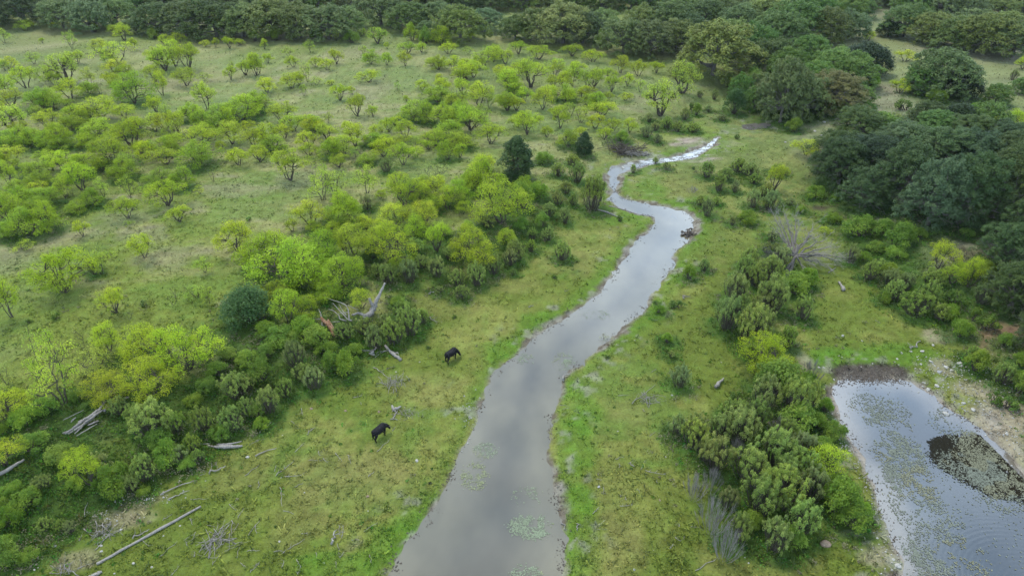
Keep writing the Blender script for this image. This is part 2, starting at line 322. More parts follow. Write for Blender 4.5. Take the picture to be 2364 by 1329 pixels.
def water(name, P, label, X, Y, riffle=False, muddy=(.105, .098, .085), deep=(.035, .05, .055), depth=5.0, ior=1.6):
    d = sdist(X, Y, P); ny, nx = X.shape
    k = (d < (2.6 if name == 'puddle' else 1.6)); cell = k[:-1, :-1] | k[1:, :-1] | k[:-1, 1:] | k[1:, 1:]
    jj, ii = np.nonzero(cell); F = np.stack([jj * nx + ii, jj * nx + ii + 1, (jj + 1) * nx + ii + 1, (jj + 1) * nx + ii], 1)
    u, inv = np.unique(F, return_inverse=True); Xu, Yu, du = X.ravel()[u], Y.ravel()[u], d.ravel()[u]
    V = np.stack([Xu, Yu, np.full(len(u), WZ)], 1)
    m, t, b = mat(name + '_surface'); at = nd(t, 'ShaderNodeAttribute', attribute_name='Col'); t.links.new(at.outputs['Color'], b.inputs['Base Color'])
    b.inputs['Roughness'].default_value = .04; b.inputs['IOR'].default_value = ior; b.inputs['Specular IOR Level'].default_value = .5
    tcn = nd(t, 'ShaderNodeTexCoord'); mpn = nd(t, 'ShaderNodeMapping'); mpn.inputs['Scale'].default_value = (1, 1.7, 1); t.links.new(tcn.outputs['Object'], mpn.inputs[0])
    n1 = nd(t, 'ShaderNodeTexNoise', Scale=3.0, Detail=3, Roughness=.55, Distortion=.4); t.links.new(mpn.outputs[0], n1.inputs['Vector'])
    rf = nd(t, 'ShaderNodeAttribute', attribute_name='riffle')
    bp = nd(t, 'ShaderNodeBump'); bp.inputs['Distance'].default_value = .05
    t.links.new(math_(t, 'ADD', math_(t, 'MULTIPLY', rf.outputs['Fac'], .9), .045), bp.inputs['Strength'])
    h = n1.outputs['Fac']
    if name == 'pond':   # ring ripples spreading from a point by the near shore
        cx, cy, _ = flat(2330, 1330, WZ)
        sx = nd(t, 'ShaderNodeSeparateXYZ'); t.links.new(tcn.outputs['Object'], sx.inputs[0])
        dx = math_(t, 'SUBTRACT', sx.outputs[0], float(cx) + 1.5); dy = math_(t, 'SUBTRACT', sx.outputs[1], float(cy) - 2)
        rr = math_(t, 'POWER', math_(t, 'ADD', math_(t, 'MULTIPLY', dx, dx), math_(t, 'MULTIPLY', dy, dy)), .5)
        rr = math_(t, 'ADD', rr, math_(t, 'MULTIPLY', n1.outputs['Fac'], .25))
        s = math_(t, 'SINE', math_(t, 'MULTIPLY', rr, 15.0), 0.0)
        fall = math_(t, 'MAXIMUM', math_(t, 'SUBTRACT', 1.0, math_(t, 'MULTIPLY', rr, .105)), 0.0)
        h = math_(t, 'ADD', h, math_(t, 'MULTIPLY', math_(t, 'MULTIPLY', s, fall), .7))
    t.links.new(h, bp.inputs['Height']); t.links.new(bp.outputs[0], b.inputs['Normal'])
    mb = MB(); mb.add(V, inv.reshape(-1, 4)); me = mb.mesh(name, m, True)
    n1_, n2_ = fbm(Xu, Yu, 5, 31), fbm(Xu, Yu, 1.6, 32)
    kk = sstep(.2, depth, -du + 2.5 * (n1_ - .5) + 1.0 * (n2_ - .5))[:, None]
    c = np.ones((len(u), 4)); c[:, :3] = np.array(muddy) * (1 - kk) + np.array(deep) * kk
    c[:, :3] *= (.70 + .6 * fbm(Xu * 1.4, Yu * .7, 2.6, 33, 4))[:, None]
    a = me.attributes.new('Col', 'FLOAT_COLOR', 'POINT'); a.data.foreach_set('color', c.ravel().astype(np.float32))
    rv = np.zeros(len(u))
    if riffle:
        rv = sstep(113, 118, Yu) * (.4 + .6 * (fbm(Xu, Yu, 1.2, 40) > .42)); me.attributes['Col'].data.foreach_set('color', (c + (rv * sstep(.40, .65, fbm(Xu, Yu * 1.8, .8, 41, 2)))[:, None] * np.array([.34, .37, .41, 0])).ravel().astype(np.float32))  # white water, with sky glints painted into the riffle colour
    a = me.attributes.new('riffle', 'FLOAT', 'POINT'); a.data.foreach_set('value', rv.astype(np.float32))
    return tag(link(name, me), label, 'water', kind='structure')
# ------------------------------------------------------------------ plant builders: each returns (crown mesh, trunk mesh, width, height)
def umbrella(r, W, H, K, low=.5, flat_=.3, round_=False):
    th = r.rand(K) * 2 * math.pi; q = np.sqrt(r.rand(K)); R = W / 2 * .82 * q * (1 + .25 * np.sin(th * 2 + r.rand() * 6) + .15 * np.sin(th * 3 + r.rand() * 6))
    z = H * (low + (.93 - low) * (1 - q ** 2.6)) - r.rand(K) ** 1.5 * H * flat_
    z = np.where(r.rand(K) < .25, H * (low - .12 + .3 * r.rand(K)), z)
    return np.stack([R * np.cos(th), R * np.sin(th), np.clip(z, H * .2, H * .9)], 1)
def mesquite(seed, nl, W=6.5, H=4.8, K=34, low=.5, size=.22, stems=4, m='bark', thick=.13, mist=0, leafr=1.0, name='mesquite'):
    r = RS(seed); tr = MB(); cr = MB()
    C = umbrella(r, W, H, K, low); Rr = (.42 + .42 * r.rand(K)) * W / 6.5 * 1.15 * leafr
    nodes = []
    a0 = r.rand() * 6.28
    for i in range(stems):
        a = a0 + i * 6.28 / stems + r.randn() * .4; rad = W * (.12 + .13 * r.rand()); top = np.array([math.cos(a) * rad, math.sin(a) * rad, H * (.38 + .18 * r.rand())])
        P = wig([r.randn() * .1, r.randn() * .1, -.15], top, 6, .08, r, 0); P[1:4, 2] += -.05 * H; P[1:4, 2] = np.maximum(P[1:4, 2], .1)
        tr.tube(P, np.linspace(thick, thick * .5, 6) * (.8 + .4 * r.rand()), 5); nodes += [P[2], P[3], P[4], P[5]]
    nodes = np.array(nodes)
    for c, q in zip(C, Rr):
        dd = np.linalg.norm(nodes - c, axis=1) + np.where(nodes[:, 2] > c[2], 2, 0); n0 = nodes[np.argmin(dd)]
        P = wig(n0, c + [0, 0, q * .2], 5, .10, r, -.12); tr.tube(P, np.linspace(thick * .38, .022, 5), 4, cap=False)
        for _ in range(3):
            e = c + r.randn(3) * q * .7; tr.tube(wig(P[r.randint(2, 5)], e, 3, .05, r), [.02, .014, .008], 3, cap=False)
    cloud(cr, C, Rr, nl, size, r, .62, .8, .34, -.75, droop=False)
    if mist:
        Cm = C[r.choice(K, mist)] + [0, 0, -.1]; k = len(cr.t)
        md = []
        for q in Cm: Dm = MB(); cloud(Dm, q[None], [.34], 90, .16, r, .9, .8, .6, -1); md.append(Dm.mesh('mistletoe', M['mistle']))
    else: md = None
    return cr.mesh(name + '_crown', M['leaf']), tr.mesh(name + '_trunk', M[m]), W, H, md
def oak(seed, nl, W=13, H=8.5, K=52, size=.30, base=.12, name='oak', m='greybark', rough_=.22, twigs=14):
    r = RS(seed); tr = MB(); cr = MB()
    g = (np.arange(K) + .5) / K; th = np.arange(K) * 2.39996 + r.rand() * 6; cz = 1 - g * 1.05
    s = np.sqrt(np.clip(1 - cz * cz, 0, 1)); lump = 1 + rough_ * 1.3 * (np.sin(th * 2 + seed) * .6 + np.sin(th * 5 + cz * 4 + seed * 2) * .5) + .12 * r.randn(K)
    R = W / 2 * .76 * lump
    zc = H * base + (H * (.86 - base)) * np.clip(cz, -.05, 1) ** .8 * (.82 + .22 * lump) if False else H * base + H * (.84 - base) * (np.clip(cz, 0, 1) ** .75) * (.8 + .2 * lump)
    C = np.stack([R * s * np.cos(th), R * s * np.sin(th), np.clip(zc, H * .1, H * .95)], 1) + r.randn(K, 3) * [.25, .25, .2]
    Rr = (.09 + .09 * r.rand(K)) * W
    tr.tube(wig([0, 0, -.2], [r.randn() * .3, r.randn() * .3, H * .35], 5, .1, r), np.linspace(.42, .3, 5), 7)
    for i in r.choice(K, min(K, 18), False):
        tr.tube(wig([0, 0, H * (.15 + .2 * r.rand())], C[i], 6, .3, r, .2), np.linspace(.22, .04, 6), 5, cap=False)
    for i in range(twigs):
        a = r.rand() * 6.28; q = W / 2 * (.75 + .3 * r.rand()); e = np.array([math.cos(a) * q, math.sin(a) * q, H * (.15 + .45 * r.rand())])
        P = wig(e * [.5, .5, .9], e, 5, .2, r); tr.tube(P, np.linspace(.06, .015, 5), 4, cap=False)
        for _ in range(4): tr.tube(wig(P[r.randint(1, 5)], e + r.randn(3) * .6, 3, .08, r), [.025, .015, .008], 3, cap=False)
    sub = 11; d = r.randn(K * sub, 3); d /= np.linalg.norm(d, axis=1)[:, None]; d[:, 2] = np.where(d[:, 2] < -.35, -d[:, 2], d[:, 2])
    S = np.repeat(C, sub, 0) + d * np.repeat(Rr, sub)[:, None] * [.8, .8, .68] * (.8 + .3 * r.rand(K * sub, 1)); Sr = np.repeat(Rr, sub) * (.24 + .16 * r.rand(K * sub))
    cloud(cr, S, Sr, nl, size, r, .85, .38, .62, -.3)
    return cr.mesh(name + '_crown', M['oakleaf']), tr.mesh(name + '_trunk', M[m]), W, H, None
def bush(seed, nl, W=3.2, H=2.4, K=16, size=.17, name='bush', asp=.5, m='bark', rough_=.2):
    r = RS(seed); tr = MB(); cr = MB()
    th = r.rand(K) * 6.28; q = r.rand(K) ** .5; R = W / 2 * .78 * q * (1 + rough_ * np.sin(th * 3 + seed))
    z = H * (.25 + .55 * (1 - q ** 2) + .22 * (r.rand(K) - .4)); C = np.stack([R * np.cos(th), R * np.sin(th), np.clip(z, H * .15, H * .86)], 1)
    Rr = W * (.11 + .09 * r.rand(K))
    for c in C: tr.tube(wig([r.randn() * .15, r.randn() * .15, -.1], c, 5, .06, r), np.linspace(.05, .015, 5), 4, cap=False)
    cloud(cr, C, Rr, nl, size, r, .9, .7, asp, -.55)
    return cr.mesh(name + '_crown', M['leaf']), tr.mesh(name + '_trunk', M[m]), W, H, None
def plume(seed, nl, W=2.6, H=2.6, K=46, size=.15, name='plume', frac=1.0, spread=.42, leaves=True, m='bark'):
    """a broom shaped shrub of many upright stems, each ending in a leafy spray"""
    r = RS(seed); tr = MB(); cr = MB(); pos = []; nor = []; tt = []; tips = np.zeros((K, 3))
    for i in range(K):
        a = r.rand() * 6.28; q = r.rand() ** .6; h = H * (1 - .35 * q ** 2) * (.72 + .3 * r.rand()); rad = W / 2 * q
        b = np.array([math.cos(a) * rad * .3, math.sin(a) * rad * .3, -.1]); e = np.array([math.cos(a) * rad, math.sin(a) * rad, h])
        t6 = np.linspace(0, 1, 6)[:, None]; mid = np.array([e[0] * .85, e[1] * .85, h * .38]); P = b * (1 - t6) ** 2 + 2 * mid * t6 * (1 - t6) + e * t6 ** 2 + r.randn(6, 3) * .025
        tr.tube(P, np.linspace(.03, .008, 6) * (1 if leaves else .55), 3, cap=False)
        tips[i] = P[5]
        for _ in range(5 if leaves else 9):
            k = r.randint(2, 5); tr.tube(np.array([P[k], P[k] + (P[5] - P[k]) * (.6 + .5 * r.rand()) + r.randn(3) * .14]), [.014, .006], 3, cap=False)
        n = int(nl / K * (.5 + r.rand())); u = 1 - (r.rand(n) ** 1.2) * .66 * min(frac, 1.2); ii = np.clip(u * 5, 0, 4.999); k0 = ii.astype(int); f = (ii - k0)[:, None]
        c = P[k0] * (1 - f) + P[k0 + 1] * f; o = r.randn(n, 3) * [1, 1, .8] * (.035 + .13 * np.sin(np.clip((u - .22) / .85, 0, 1) * math.pi)[:, None]); pos.append(c + o); nor.append(o * 5 + r.randn(n, 3) * .25 + [0, 0, .35]); tt.append(np.full(n, .15 + .5 * r.rand()) + .3 * r.rand(n))
    t_ = tr.mesh(name + '_stems', M[m])
    if not leaves: return None, t_, W, H, None
    C = np.concatenate([tips + r.randn(K, 3) * [.10, .10, .08] * (W / 2.6) - [0, 0, .12 * j_ * H / 2.6] for j_ in (0, 1.7, 4.0)]); Rr = np.concatenate([np.full(K, q_) for q_ in (.12, .14, .12)]) * (.75 + .5 * r.rand(3 * K)) * W / 2.6
    C = C[: K * (3 if frac <= 1 else 2)]; Rr = Rr[:len(C)]; cloud(cr, C, Rr, nl, size, r, 1.5, .5, .45, -.4)
    return cr.mesh(name + '_crown', M['leaf']), t_, W, H, None
def juniper(seed, nl, W=6, H=5.5, name='juniper'):
    r = RS(seed); tr = MB(); cr = MB(); K = 150
    g = (np.arange(K) + .5) / K; th = np.arange(K) * 2.39996; cz = 1 - g; s = np.sqrt(1 - cz * cz); lump = 1 + .14 * np.sin(th * 3 + seed) + .10 * r.randn(K)
    C = np.stack([W / 2 * .86 * lump * s * np.cos(th), W / 2 * .86 * lump * s * np.sin(th), H * (.1 + .78 * cz ** .7 * (.85 + .15 * lump))], 1)
    cloud(cr, C, W * (.06 + .03 * r.rand(K)), nl, .22, r, 1.5, .45, .5, -.6, droop=True)
    tr.tube([[0, 0, -.2], [.1, 0, H * .4], [0, .1, H * .7]], [.25, .18, .08], 6)
    for i in r.choice(K, 10): tr.tube(wig([0, 0, H * .3], C[i], 4, .1, r), np.linspace(.09, .03, 4), 4, cap=False)
    return cr.mesh(name + '_crown', M['oakleaf']), tr.mesh(name + '_trunk', M['bark']), W, H, None
def tall(seed, nl, W=4.5, H=6.5, name='elm'):
    """a narrow, very dense dark tree"""
    r = RS(seed); tr = MB(); cr = MB(); K = 60
    h = r.rand(K); th = r.rand(K) * 6.28; wd = W / 2 * .72 * (np.sin(np.clip(h * 1.0 + .12, 0, 1) * math.pi) ** .5) * (.75 + .35 * r.rand(K))
    C = np.stack([wd * np.cos(th), wd * np.sin(th), H * (.10 + .8 * h)], 1)
    cloud(cr, C, W * (.10 + .06 * r.rand(K)), nl, .2, r, .9, .6, .6, -.6)
    tr.tube([[0, 0, -.2], [.1, 0, H * .4], [0, .1, H * .8]], [.28, .2, .06], 6)
    for i in r.choice(K, 14): tr.tube(wig([0, 0, H * .25], C[i], 4, .1, r), np.linspace(.09, .03, 4), 4, cap=False)
    return cr.mesh(name + '_crown', M['oakleaf']), tr.mesh(name + '_trunk', M['bark']), W, H, None
M['mistle'] = leaf_mat('mistletoe_leaf', .6, 1.4, .1)
V = {}
V['m'] = [mesquite(10 + i, 6400, K=42, size=.165, stems=3 + i % 3) for i in range(5)]
V['M'] = [mesquite(20 + i, 7600, K=50, size=.20, low=.36, stems=4, leafr=1.1) for i in range(4)]
V['H'] = [mesquite(50 + i, 11500, K=58, low=.40, stems=4 + i % 2, size=.14, leafr=.85, thick=.15) for i in range(3)]
V['s'] = [mesquite(30 + i, 2300, K=26, low=.45, stems=2 + i % 3, leafr=1.05, size=.2, thick=.10) for i in range(5)]
V['t'] = [mesquite(40 + i, 700, K=16, low=.4, stems=2 + i % 2, leafr=1.1, size=.16, thick=.08) for i in range(3)]
V['x'] = [mesquite(60 + i, 3300, K=36, low=.48, stems=4, mist=7, thick=.2) for i in range(2)]
V['o'] = [oak(70 + i, 24000) for i in range(6)]
V['O'] = [oak(80 + i, 52000, W=11, H=9, K=60, size=.19, base=.10, rough_=.28, twigs=26) for i in range(4)]
V['b'] = [bush(90 + i, 3600, K=22) for i in range(5)]
V['d'] = [bush(100 + i, 9000, W=5.5, H=4.6, K=44, size=.2) for i in range(2)]
V['w'] = [plume(110 + i, 8600, K=46, size=.088, H=2.4) for i in range(5)]
V['g'] = [plume(120 + i, 5200, W=3.0, H=2.2, K=44, size=.11, frac=1.25, m='bark') for i in range(3)]
V['v'] = [plume(130 + i, 0, W=3.2, H=2.8, K=26, leaves=False, m='twig') for i in range(2)]
V['j'] = [juniper(140 + i, 16000) for i in range(2)]
V['k'] = [tall(150 + i, 15000) for i in range(2)]
V['e'] = [bush(160 + i, 520, W=1.3, H=.8, K=9, size=.13) for i in range(3)]
# object name, category, part names, colour (crown), jitter, group
KIND = {
 'm': ('mesquite_tree', 'tree', (.265, .355, .022), 'mesquite trees scattered over the meadow'),
 'y': ('mesquite_tree', 'tree', (.285, .37, .024), 'mesquite trees scattered over the meadow'),
 'M': ('mesquite_tree', 'tree', (.205, .305, .022), 'mesquite trees scattered over the meadow'),
 'H': ('mesquite_tree', 'tree', (.235, .33, .022), 'mesquite trees scattered over the meadow'),
 's': ('mesquite_tree', 'tree', (.26, .36, .04), 'mesquite trees scattered over the meadow'),
 't': ('mesquite_tree', 'tree', (.24, .30, .06), 'mesquite trees scattered over the meadow'),
 'x': ('mesquite_tree', 'tree', (.26, .35, .035), 'mesquite trees scattered over the meadow'),
 'o': ('oak_tree', 'tree', (.084, .126, .038), 'live oaks of the wood'),
 'O': ('oak_tree', 'tree', (.046, .080, .026), 'live oaks of the wood'),
 'q': ('oak_tree', 'tree', (.08, .15, .03), 'live oaks of the wood'),
 'r': ('oak_tree', 'tree', (.125, .125, .038), 'live oaks of the wood'),
 'b': ('green_bush', 'bush', (.135, .220, .027), 'green bushes on the banks'),
 'd': ('green_bush', 'bush', (.06, .12, .03), 'green bushes on the banks'),
 'w': ('broom_shrub', 'shrub', (.180, .255, .050), 'broom shrubs along the creek banks'),
 'g': ('broom_shrub', 'shrub', (.185, .235, .066), 'broom shrubs along the creek banks'),
 'v': ('dead_shrub', 'shrub', (.2, .2, .2), 'dead grey shrubs'),
 'j': ('juniper_tree', 'tree', (.020, .036, .011), 'junipers'),
 'k': ('elm_tree', 'tree', (.030, .058, .020), 'dark dense elms'),
 'e': ('small_weed_bush', 'weed', (.085, .145, .028), 'small weed bushes on the grass')}
LOOK = {'m': 'yellow-green mesquite', 'y': 'bright yellow mesquite', 'M': 'dense green mesquite', 'H': 'feathery mesquite', 's': 'thin pale mesquite', 't': 'nearly bare mesquite',
 'x': 'mesquite hung with mistletoe', 'o': 'dark oak', 'O': 'massive dark oak', 'q': 'fresh green oak', 'r': 'rust-topped oak', 'b': 'bright green bush', 'd': 'dark green bush', 'w': 'olive broom shrub',
 'g': 'grey-green broom shrub', 'v': 'leafless grey shrub', 'j': 'dark juniper', 'k': 'dark dense elm', 'e': 'low weed bush'}
PL = []   # placed things waiting for their label
PROTO = {}
JIT = RS(777)
def copy_tree(o, parent=None):
    c = o.copy(); COL.objects.link(c); c.parent = parent
    for ch in list(o.children): copy_tree(ch, c)
    return c
def plant(px, py, wpx, hpx, k, rot=None):
    if k == 'w' and JIT.rand() < .28: k = 'g'
    vk = {'y': 'm', 'q': 'O', 'r': 'O', 'O': 'O'}.get(k, k)
    if k == 'q': vk = 'o'
    if k in 'my' and wpx > 85: vk = 'H'
    X, Y, Z, s = G(px, py); sd_ = 48 / math.hypot(48, math.hypot(X, Y)); cd_ = math.sqrt(1 - sd_ ** 2)
    W = wpx / s * (1.26 if k in 'myMHsxt' else .78 if k in 'wg' else .93 if k == 'b' else 1.05)
    if k in 'oOqrjbdk':
        sh = (.36 if k in 'bd' else .44) * W * sd_ * s; X, Y, Z, s = G(px, py - sh); H = (hpx / s - .75 * W * sd_) / cd_
        H = min(max(H * 1.1, W * .62), W * 1.25)
        if k == 'k': H = max(H, W * 1.25)
    else:
        H = (1.0 if k in 'wgv' else 1.12) * (hpx / s - .22 * W * sd_) / cd_; H = min(max(H, W * .50), W * (1.3 if k in 'wgv' else 1.7))
    lst = V[vk]; vi = JIT.randint(len(lst)); key = (vk, vi)
    name = KIND[k][0]
    grp_ = KIND[k][3]; cat_ = KIND[k][1]
    if name == 'mesquite_tree' and H < 2.9 and k != 'x': name, cat_, grp_ = 'mesquite_sapling', 'sapling', 'young mesquites of the meadow'
    if key + (name,) not in PROTO:
        cm, tm, w0, h0, md = lst[vi]
        e = bpy.data.objects.new(name, None); COL.objects.link(e); e.empty_display_size = .2
        if cm is not None: link('crown', cm, e)
        link('trunk' if cm is not None and k not in 'wgbde' else 'stems', tm, e)
        for q in md or (): link('mistletoe', q, e)
        PROTO[key + (name,)] = e; o = e
    else: o = copy_tree(PROTO[key + (name,)])
    cm, tm, w0, h0, md = lst[vi]
    o.location = (X, Y, Z - .03); o.rotation_euler = (0, 0, JIT.rand() * 6.28 if rot is None else rot); o.scale = (W / w0, W / w0 * (.9 + .2 * JIT.rand()), H / h0)
    c = np.array(KIND[k][2]); far = min(max((Y - 80) / 200, 0), 1)
    c = c * (1 + (.20 if k in 'oO' else .10) * np.clip(JIT.randn(), -2, 2)); c = c * np.array([1 + .06 * np.clip(JIT.randn(), -2, 2), 1, 1 + .15 * np.clip(JIT.randn(), -2, 2)])
    if k in 'oOq' and JIT.rand() < .3: c = c * np.array([1.25, 1.12, 1.0])
    c = np.clip(c, .008, .45)
    for ch in o.children:
        ch.color = (*c, 1)
        if ch.name.startswith('mistletoe'): ch.color = (.035, .045, .016, 1)
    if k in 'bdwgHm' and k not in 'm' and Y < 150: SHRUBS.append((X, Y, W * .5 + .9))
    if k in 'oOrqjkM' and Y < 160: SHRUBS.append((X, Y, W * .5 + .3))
    PL.append([o, px, py, X, Y, H, k, cat_, grp_])
    return o
# ------------------------------------------------------------------ where each plant stands: photo coordinates, block by block (offset, then x y width height kind)
Z = 600 / 2345.0
def block(ox, oy, s):
    for q in s.split(','):
        q = q.split()
        if q: plant(ox + float(q[0]) * Z, oy + float(q[1]) * Z, float(q[2]) * Z, float(q[3]) * Z, q[4])
def pblock(s):
    for q in s.split(','):
        q = q.split()
        if q: plant(float(q[0]), float(q[1]), float(q[2]), float(q[3]), q[4])
block(0, 0, """235 280 150 75 y,500 250 90 55 y,45 390 110 130 s,385 392 45 50 m,655 440 100 160 s,1130 370 170 150 m,1040 320 130 90 m,1215 455 75 105 m,1500 415 140 95 m,
1615 400 130 95 m,1860 425 100 60 y,1950 425 60 75 m,2075 440 100 110 m,2170 410 90 60 m,860 300 110 90 b,1390 360 110 110 b,2300 385 110 110 b,1070 570 330 190 s,900 470 160 110 m,
310 580 150 110 s,240 795 200 210 m,605 745 280 270 x,430 740 200 150 s,690 580 160 120 m,820 780 140 170 s,910 860 100 150 t,1000 770 120 120 m,1035 650 180 100 y,1130 720 160 130 m,
1075 850 130 170 m,1220 935 270 270 M,1470 860 130 190 m,1400 740 210 150 y,1500 640 210 230 x,1590 600 190 220 y,1710 630 230 240 y,1420 590 170 160 m,1690 775 230 160 m,1875 985 170 230 m,
1850 730 120 60 s,2090 720 110 130 m,2220 680 140 140 m,2310 690 150 200 m,2100 640 50 90 s,50 640 110 90 s,100 620 140 110 m,60 880 170 190 m,390 995 210 200 M,490 990 180 190 M,650 900 270 190 m,
620 960 100 70 m,930 1080 310 210 m,1130 1070 210 140 m,690 1090 240 150 M,130 1185 300 250 x,110 960 260 130 y,1410 1190 140 180 s,1410 1010 150 140 m,1520 1140 130 220 s,1615 1200 160 200 m,
1740 1090 190 160 M,1830 1150 140 160 M,1975 1140 240 190 M,2180 1085 330 220 M,450 1150 200 160 m,560 1320 210 200 M,1210 1330 310 290 m,930 1260 310 200 M,650 1180 220 120 M,1340 1300 190 110 s,
1560 1330 190 140 y,1820 1330 310 160 m,2100 1300 260 210 y,1760 1200 110 50 m,100 1330 260 160 M,300 1300 180 150 M,2300 1330 210 170 m,430 1330 190 150 M,800 1120 200 140 m,1050 1330 220 150 m,
200 1200 180 90 m,800 1330 200 140 M,1980 1230 130 60 s,2230 1180 140 90 m,30 1050 120 130 y""")
block(590, 0, """190 380 190 90 b,85 445 80 90 m,365 360 80 60 b,495 475 110 110 s,560 380 120 130 b,730 370 60 90 y,870 400 160 120 b,965 330 80 80 s,1100 395 180 150 x,1185 440 60 55 m,
1410 370 130 150 M,1540 405 130 160 b,1680 405 160 160 M,1930 380 90 90 m,295 510 110 90 s,340 610 120 100 m,115 570 90 85 m,20 680 140 180 y,550 610 110 100 m,650 635 120 110 m,735 580 120 140 m,
470 740 100 180 s,330 800 220 140 y,395 770 120 120 m,548 770 120 80 s,105 840 190 140 y,440 865 80 100 s,80 960 130 80 s,680 770 80 50 m,765 910 160 150 m,870 850 60 70 m,920 1050 180 210 m,
1060 1050 110 100 m,1030 745 180 120 y,1045 585 130 130 M,975 490 80 80 s,1185 590 110 110 m,1190 640 40 50 t,1350 600 110 130 m,1375 490 150 110 m,1500 475 110 90 m,1740 490 140 110 m,
1915 490 100 70 s,1360 920 60 60 m,1280 810 60 70 s,1650 630 190 130 M,1590 600 100 80 m,1660 790 110 120 m,1500 820 160 90 m,2060 600 190 170 s,1900 720 250 160 y,1870 860 180 160 m,
1790 640 150 130 m,1970 700 200 150 m,2020 965 220 220 m,2150 560 160 130 m,2250 580 150 130 m,2290 830 250 210 m,2270 1000 200 170 m,2110 980 80 130 s,1650 925 250 140 M,1790 965 200 130 m,
1420 1070 220 160 M,1460 1105 200 150 s,1550 1105 160 190 M,1700 1130 200 200 M,1940 1175 280 230 m,255 1100 230 180 m,340 1190 190 170 m,265 1250 150 130 m,530 1195 130 150 M,660 1110 90 100 s,
130 1320 240 210 m,480 1320 210 140 y,700 1320 130 90 m,900 1320 230 210 m,830 1180 100 90 m,1100 1240 170 120 m,1200 1190 140 130 m,1260 1130 130 90 m,1360 1250 200 170 m,1060 1310 190 100 M,
1620 1320 210 160 m,1760 1250 270 150 M,1840 1330 230 130 M,1300 1345 210 90 m,2120 1300 240 190 y,10 1000 240 180 M,2220 700 180 120 m,2000 620 130 110 m,1440 1330 150 110 s,1560 1280 120 90 m,1180 1310 170 90 m""")
block(1180, 0, """65 490 150 120 m,250 540 210 130 m,550 510 190 110 m,730 560 190 90 m,800 450 150 160 b,180 790 270 270 m,395 690 140 140 m,550 780 150 200 m,470 810 170 160 m,690 790 160 170 s,
745 800 210 190 m,905 830 120 150 m,990 660 170 150 m,1145 690 140 150 m,1050 780 120 120 m,1310 660 120 110 m,1160 830 110 120 s,875 910 90 80 m,1030 910 120 70 y,1550 840 280 280 x,1350 1050 310 340 x,
1670 1050 100 220 b,1560 1080 110 110 g,1830 900 90 110 g,2010 1050 200 250 d,1065 1195 130 130 y,920 1180 130 120 m,820 1060 260 160 y,755 1160 160 130 m,630 1110 160 150 s,510 930 140 120 m,
640 880 180 100 s,290 990 230 200 y,440 1155 190 200 m,140 1210 240 220 m,320 1240 120 110 y,120 920 140 140 m,50 1000 140 120 y,520 1320 180 150 M,840 1260 150 120 m,1400 1160 140 110 w,1220 1240 150 120 w,
1500 1190 110 100 w,1640 1190 160 90 w,2180 850 150 200 q,1950 800 110 140 b,2250 930 210 180 b,1320 1290 110 90 g,2035 1255 50 45 e,1000 1290 160 100 b,60 700 160 120 m,590 660 150 110 m,
880 720 130 100 m,30 850 130 120 M,350 890 160 120 y,700 960 150 110 m,400 1060 130 100 m,60 1150 170 120 m,620 1230 130 90 m,1240 1100 110 80 w,1300 1180 100 80 g,1700 880 80 60 g,1620 1000 70 60 e,
1900 1090 110 60 g,1780 1010 90 60 g""")
block(0, 330, """110 200 230 190 m,290 300 170 140 M,520 65 220 100 M,740 430 270 270 m,590 260 220 190 m,600 500 180 200 m,660 480 60 80 t,940 490 120 190 s,1020 205 330 270 M,1160 270 210 190 s,
1500 195 250 150 y,1805 210 310 240 M,2085 160 100 130 t,930 250 110 130 M,850 560 180 160 M,1350 510 130 150 s,1185 500 140 220 s,1660 405 190 190 M,1440 370 220 140 M,1520 565 290 240 y,1155 680 220 200 m,
1625 710 190 160 y,750 845 130 160 m,1805 460 90 80 s,1930 350 110 150 t,1310 1030 220 220 m,600 1335 490 400 m,930 1175 220 230 s,860 1180 120 110 g,2150 975 300 290 y,1850 1170 170 150 s,100 400 160 240 m,
380 400 230 160 M,230 970 170 70 s,1170 760 70 70 s,100 700 270 250 M,270 830 320 260 M,450 790 260 280 M,200 560 280 180 M,430 560 240 180 M,70 850 200 160 M,370 650 240 180 M,440 180 180 120 m,
340 480 190 130 m,1280 100 150 120 m,2000 60 110 80 m,110 1570 200 370 m,2250 700 60 40 e,1000 560 60 40 e,700 620 180 80 M,30 560 150 150 M,180 440 170 120 m""")
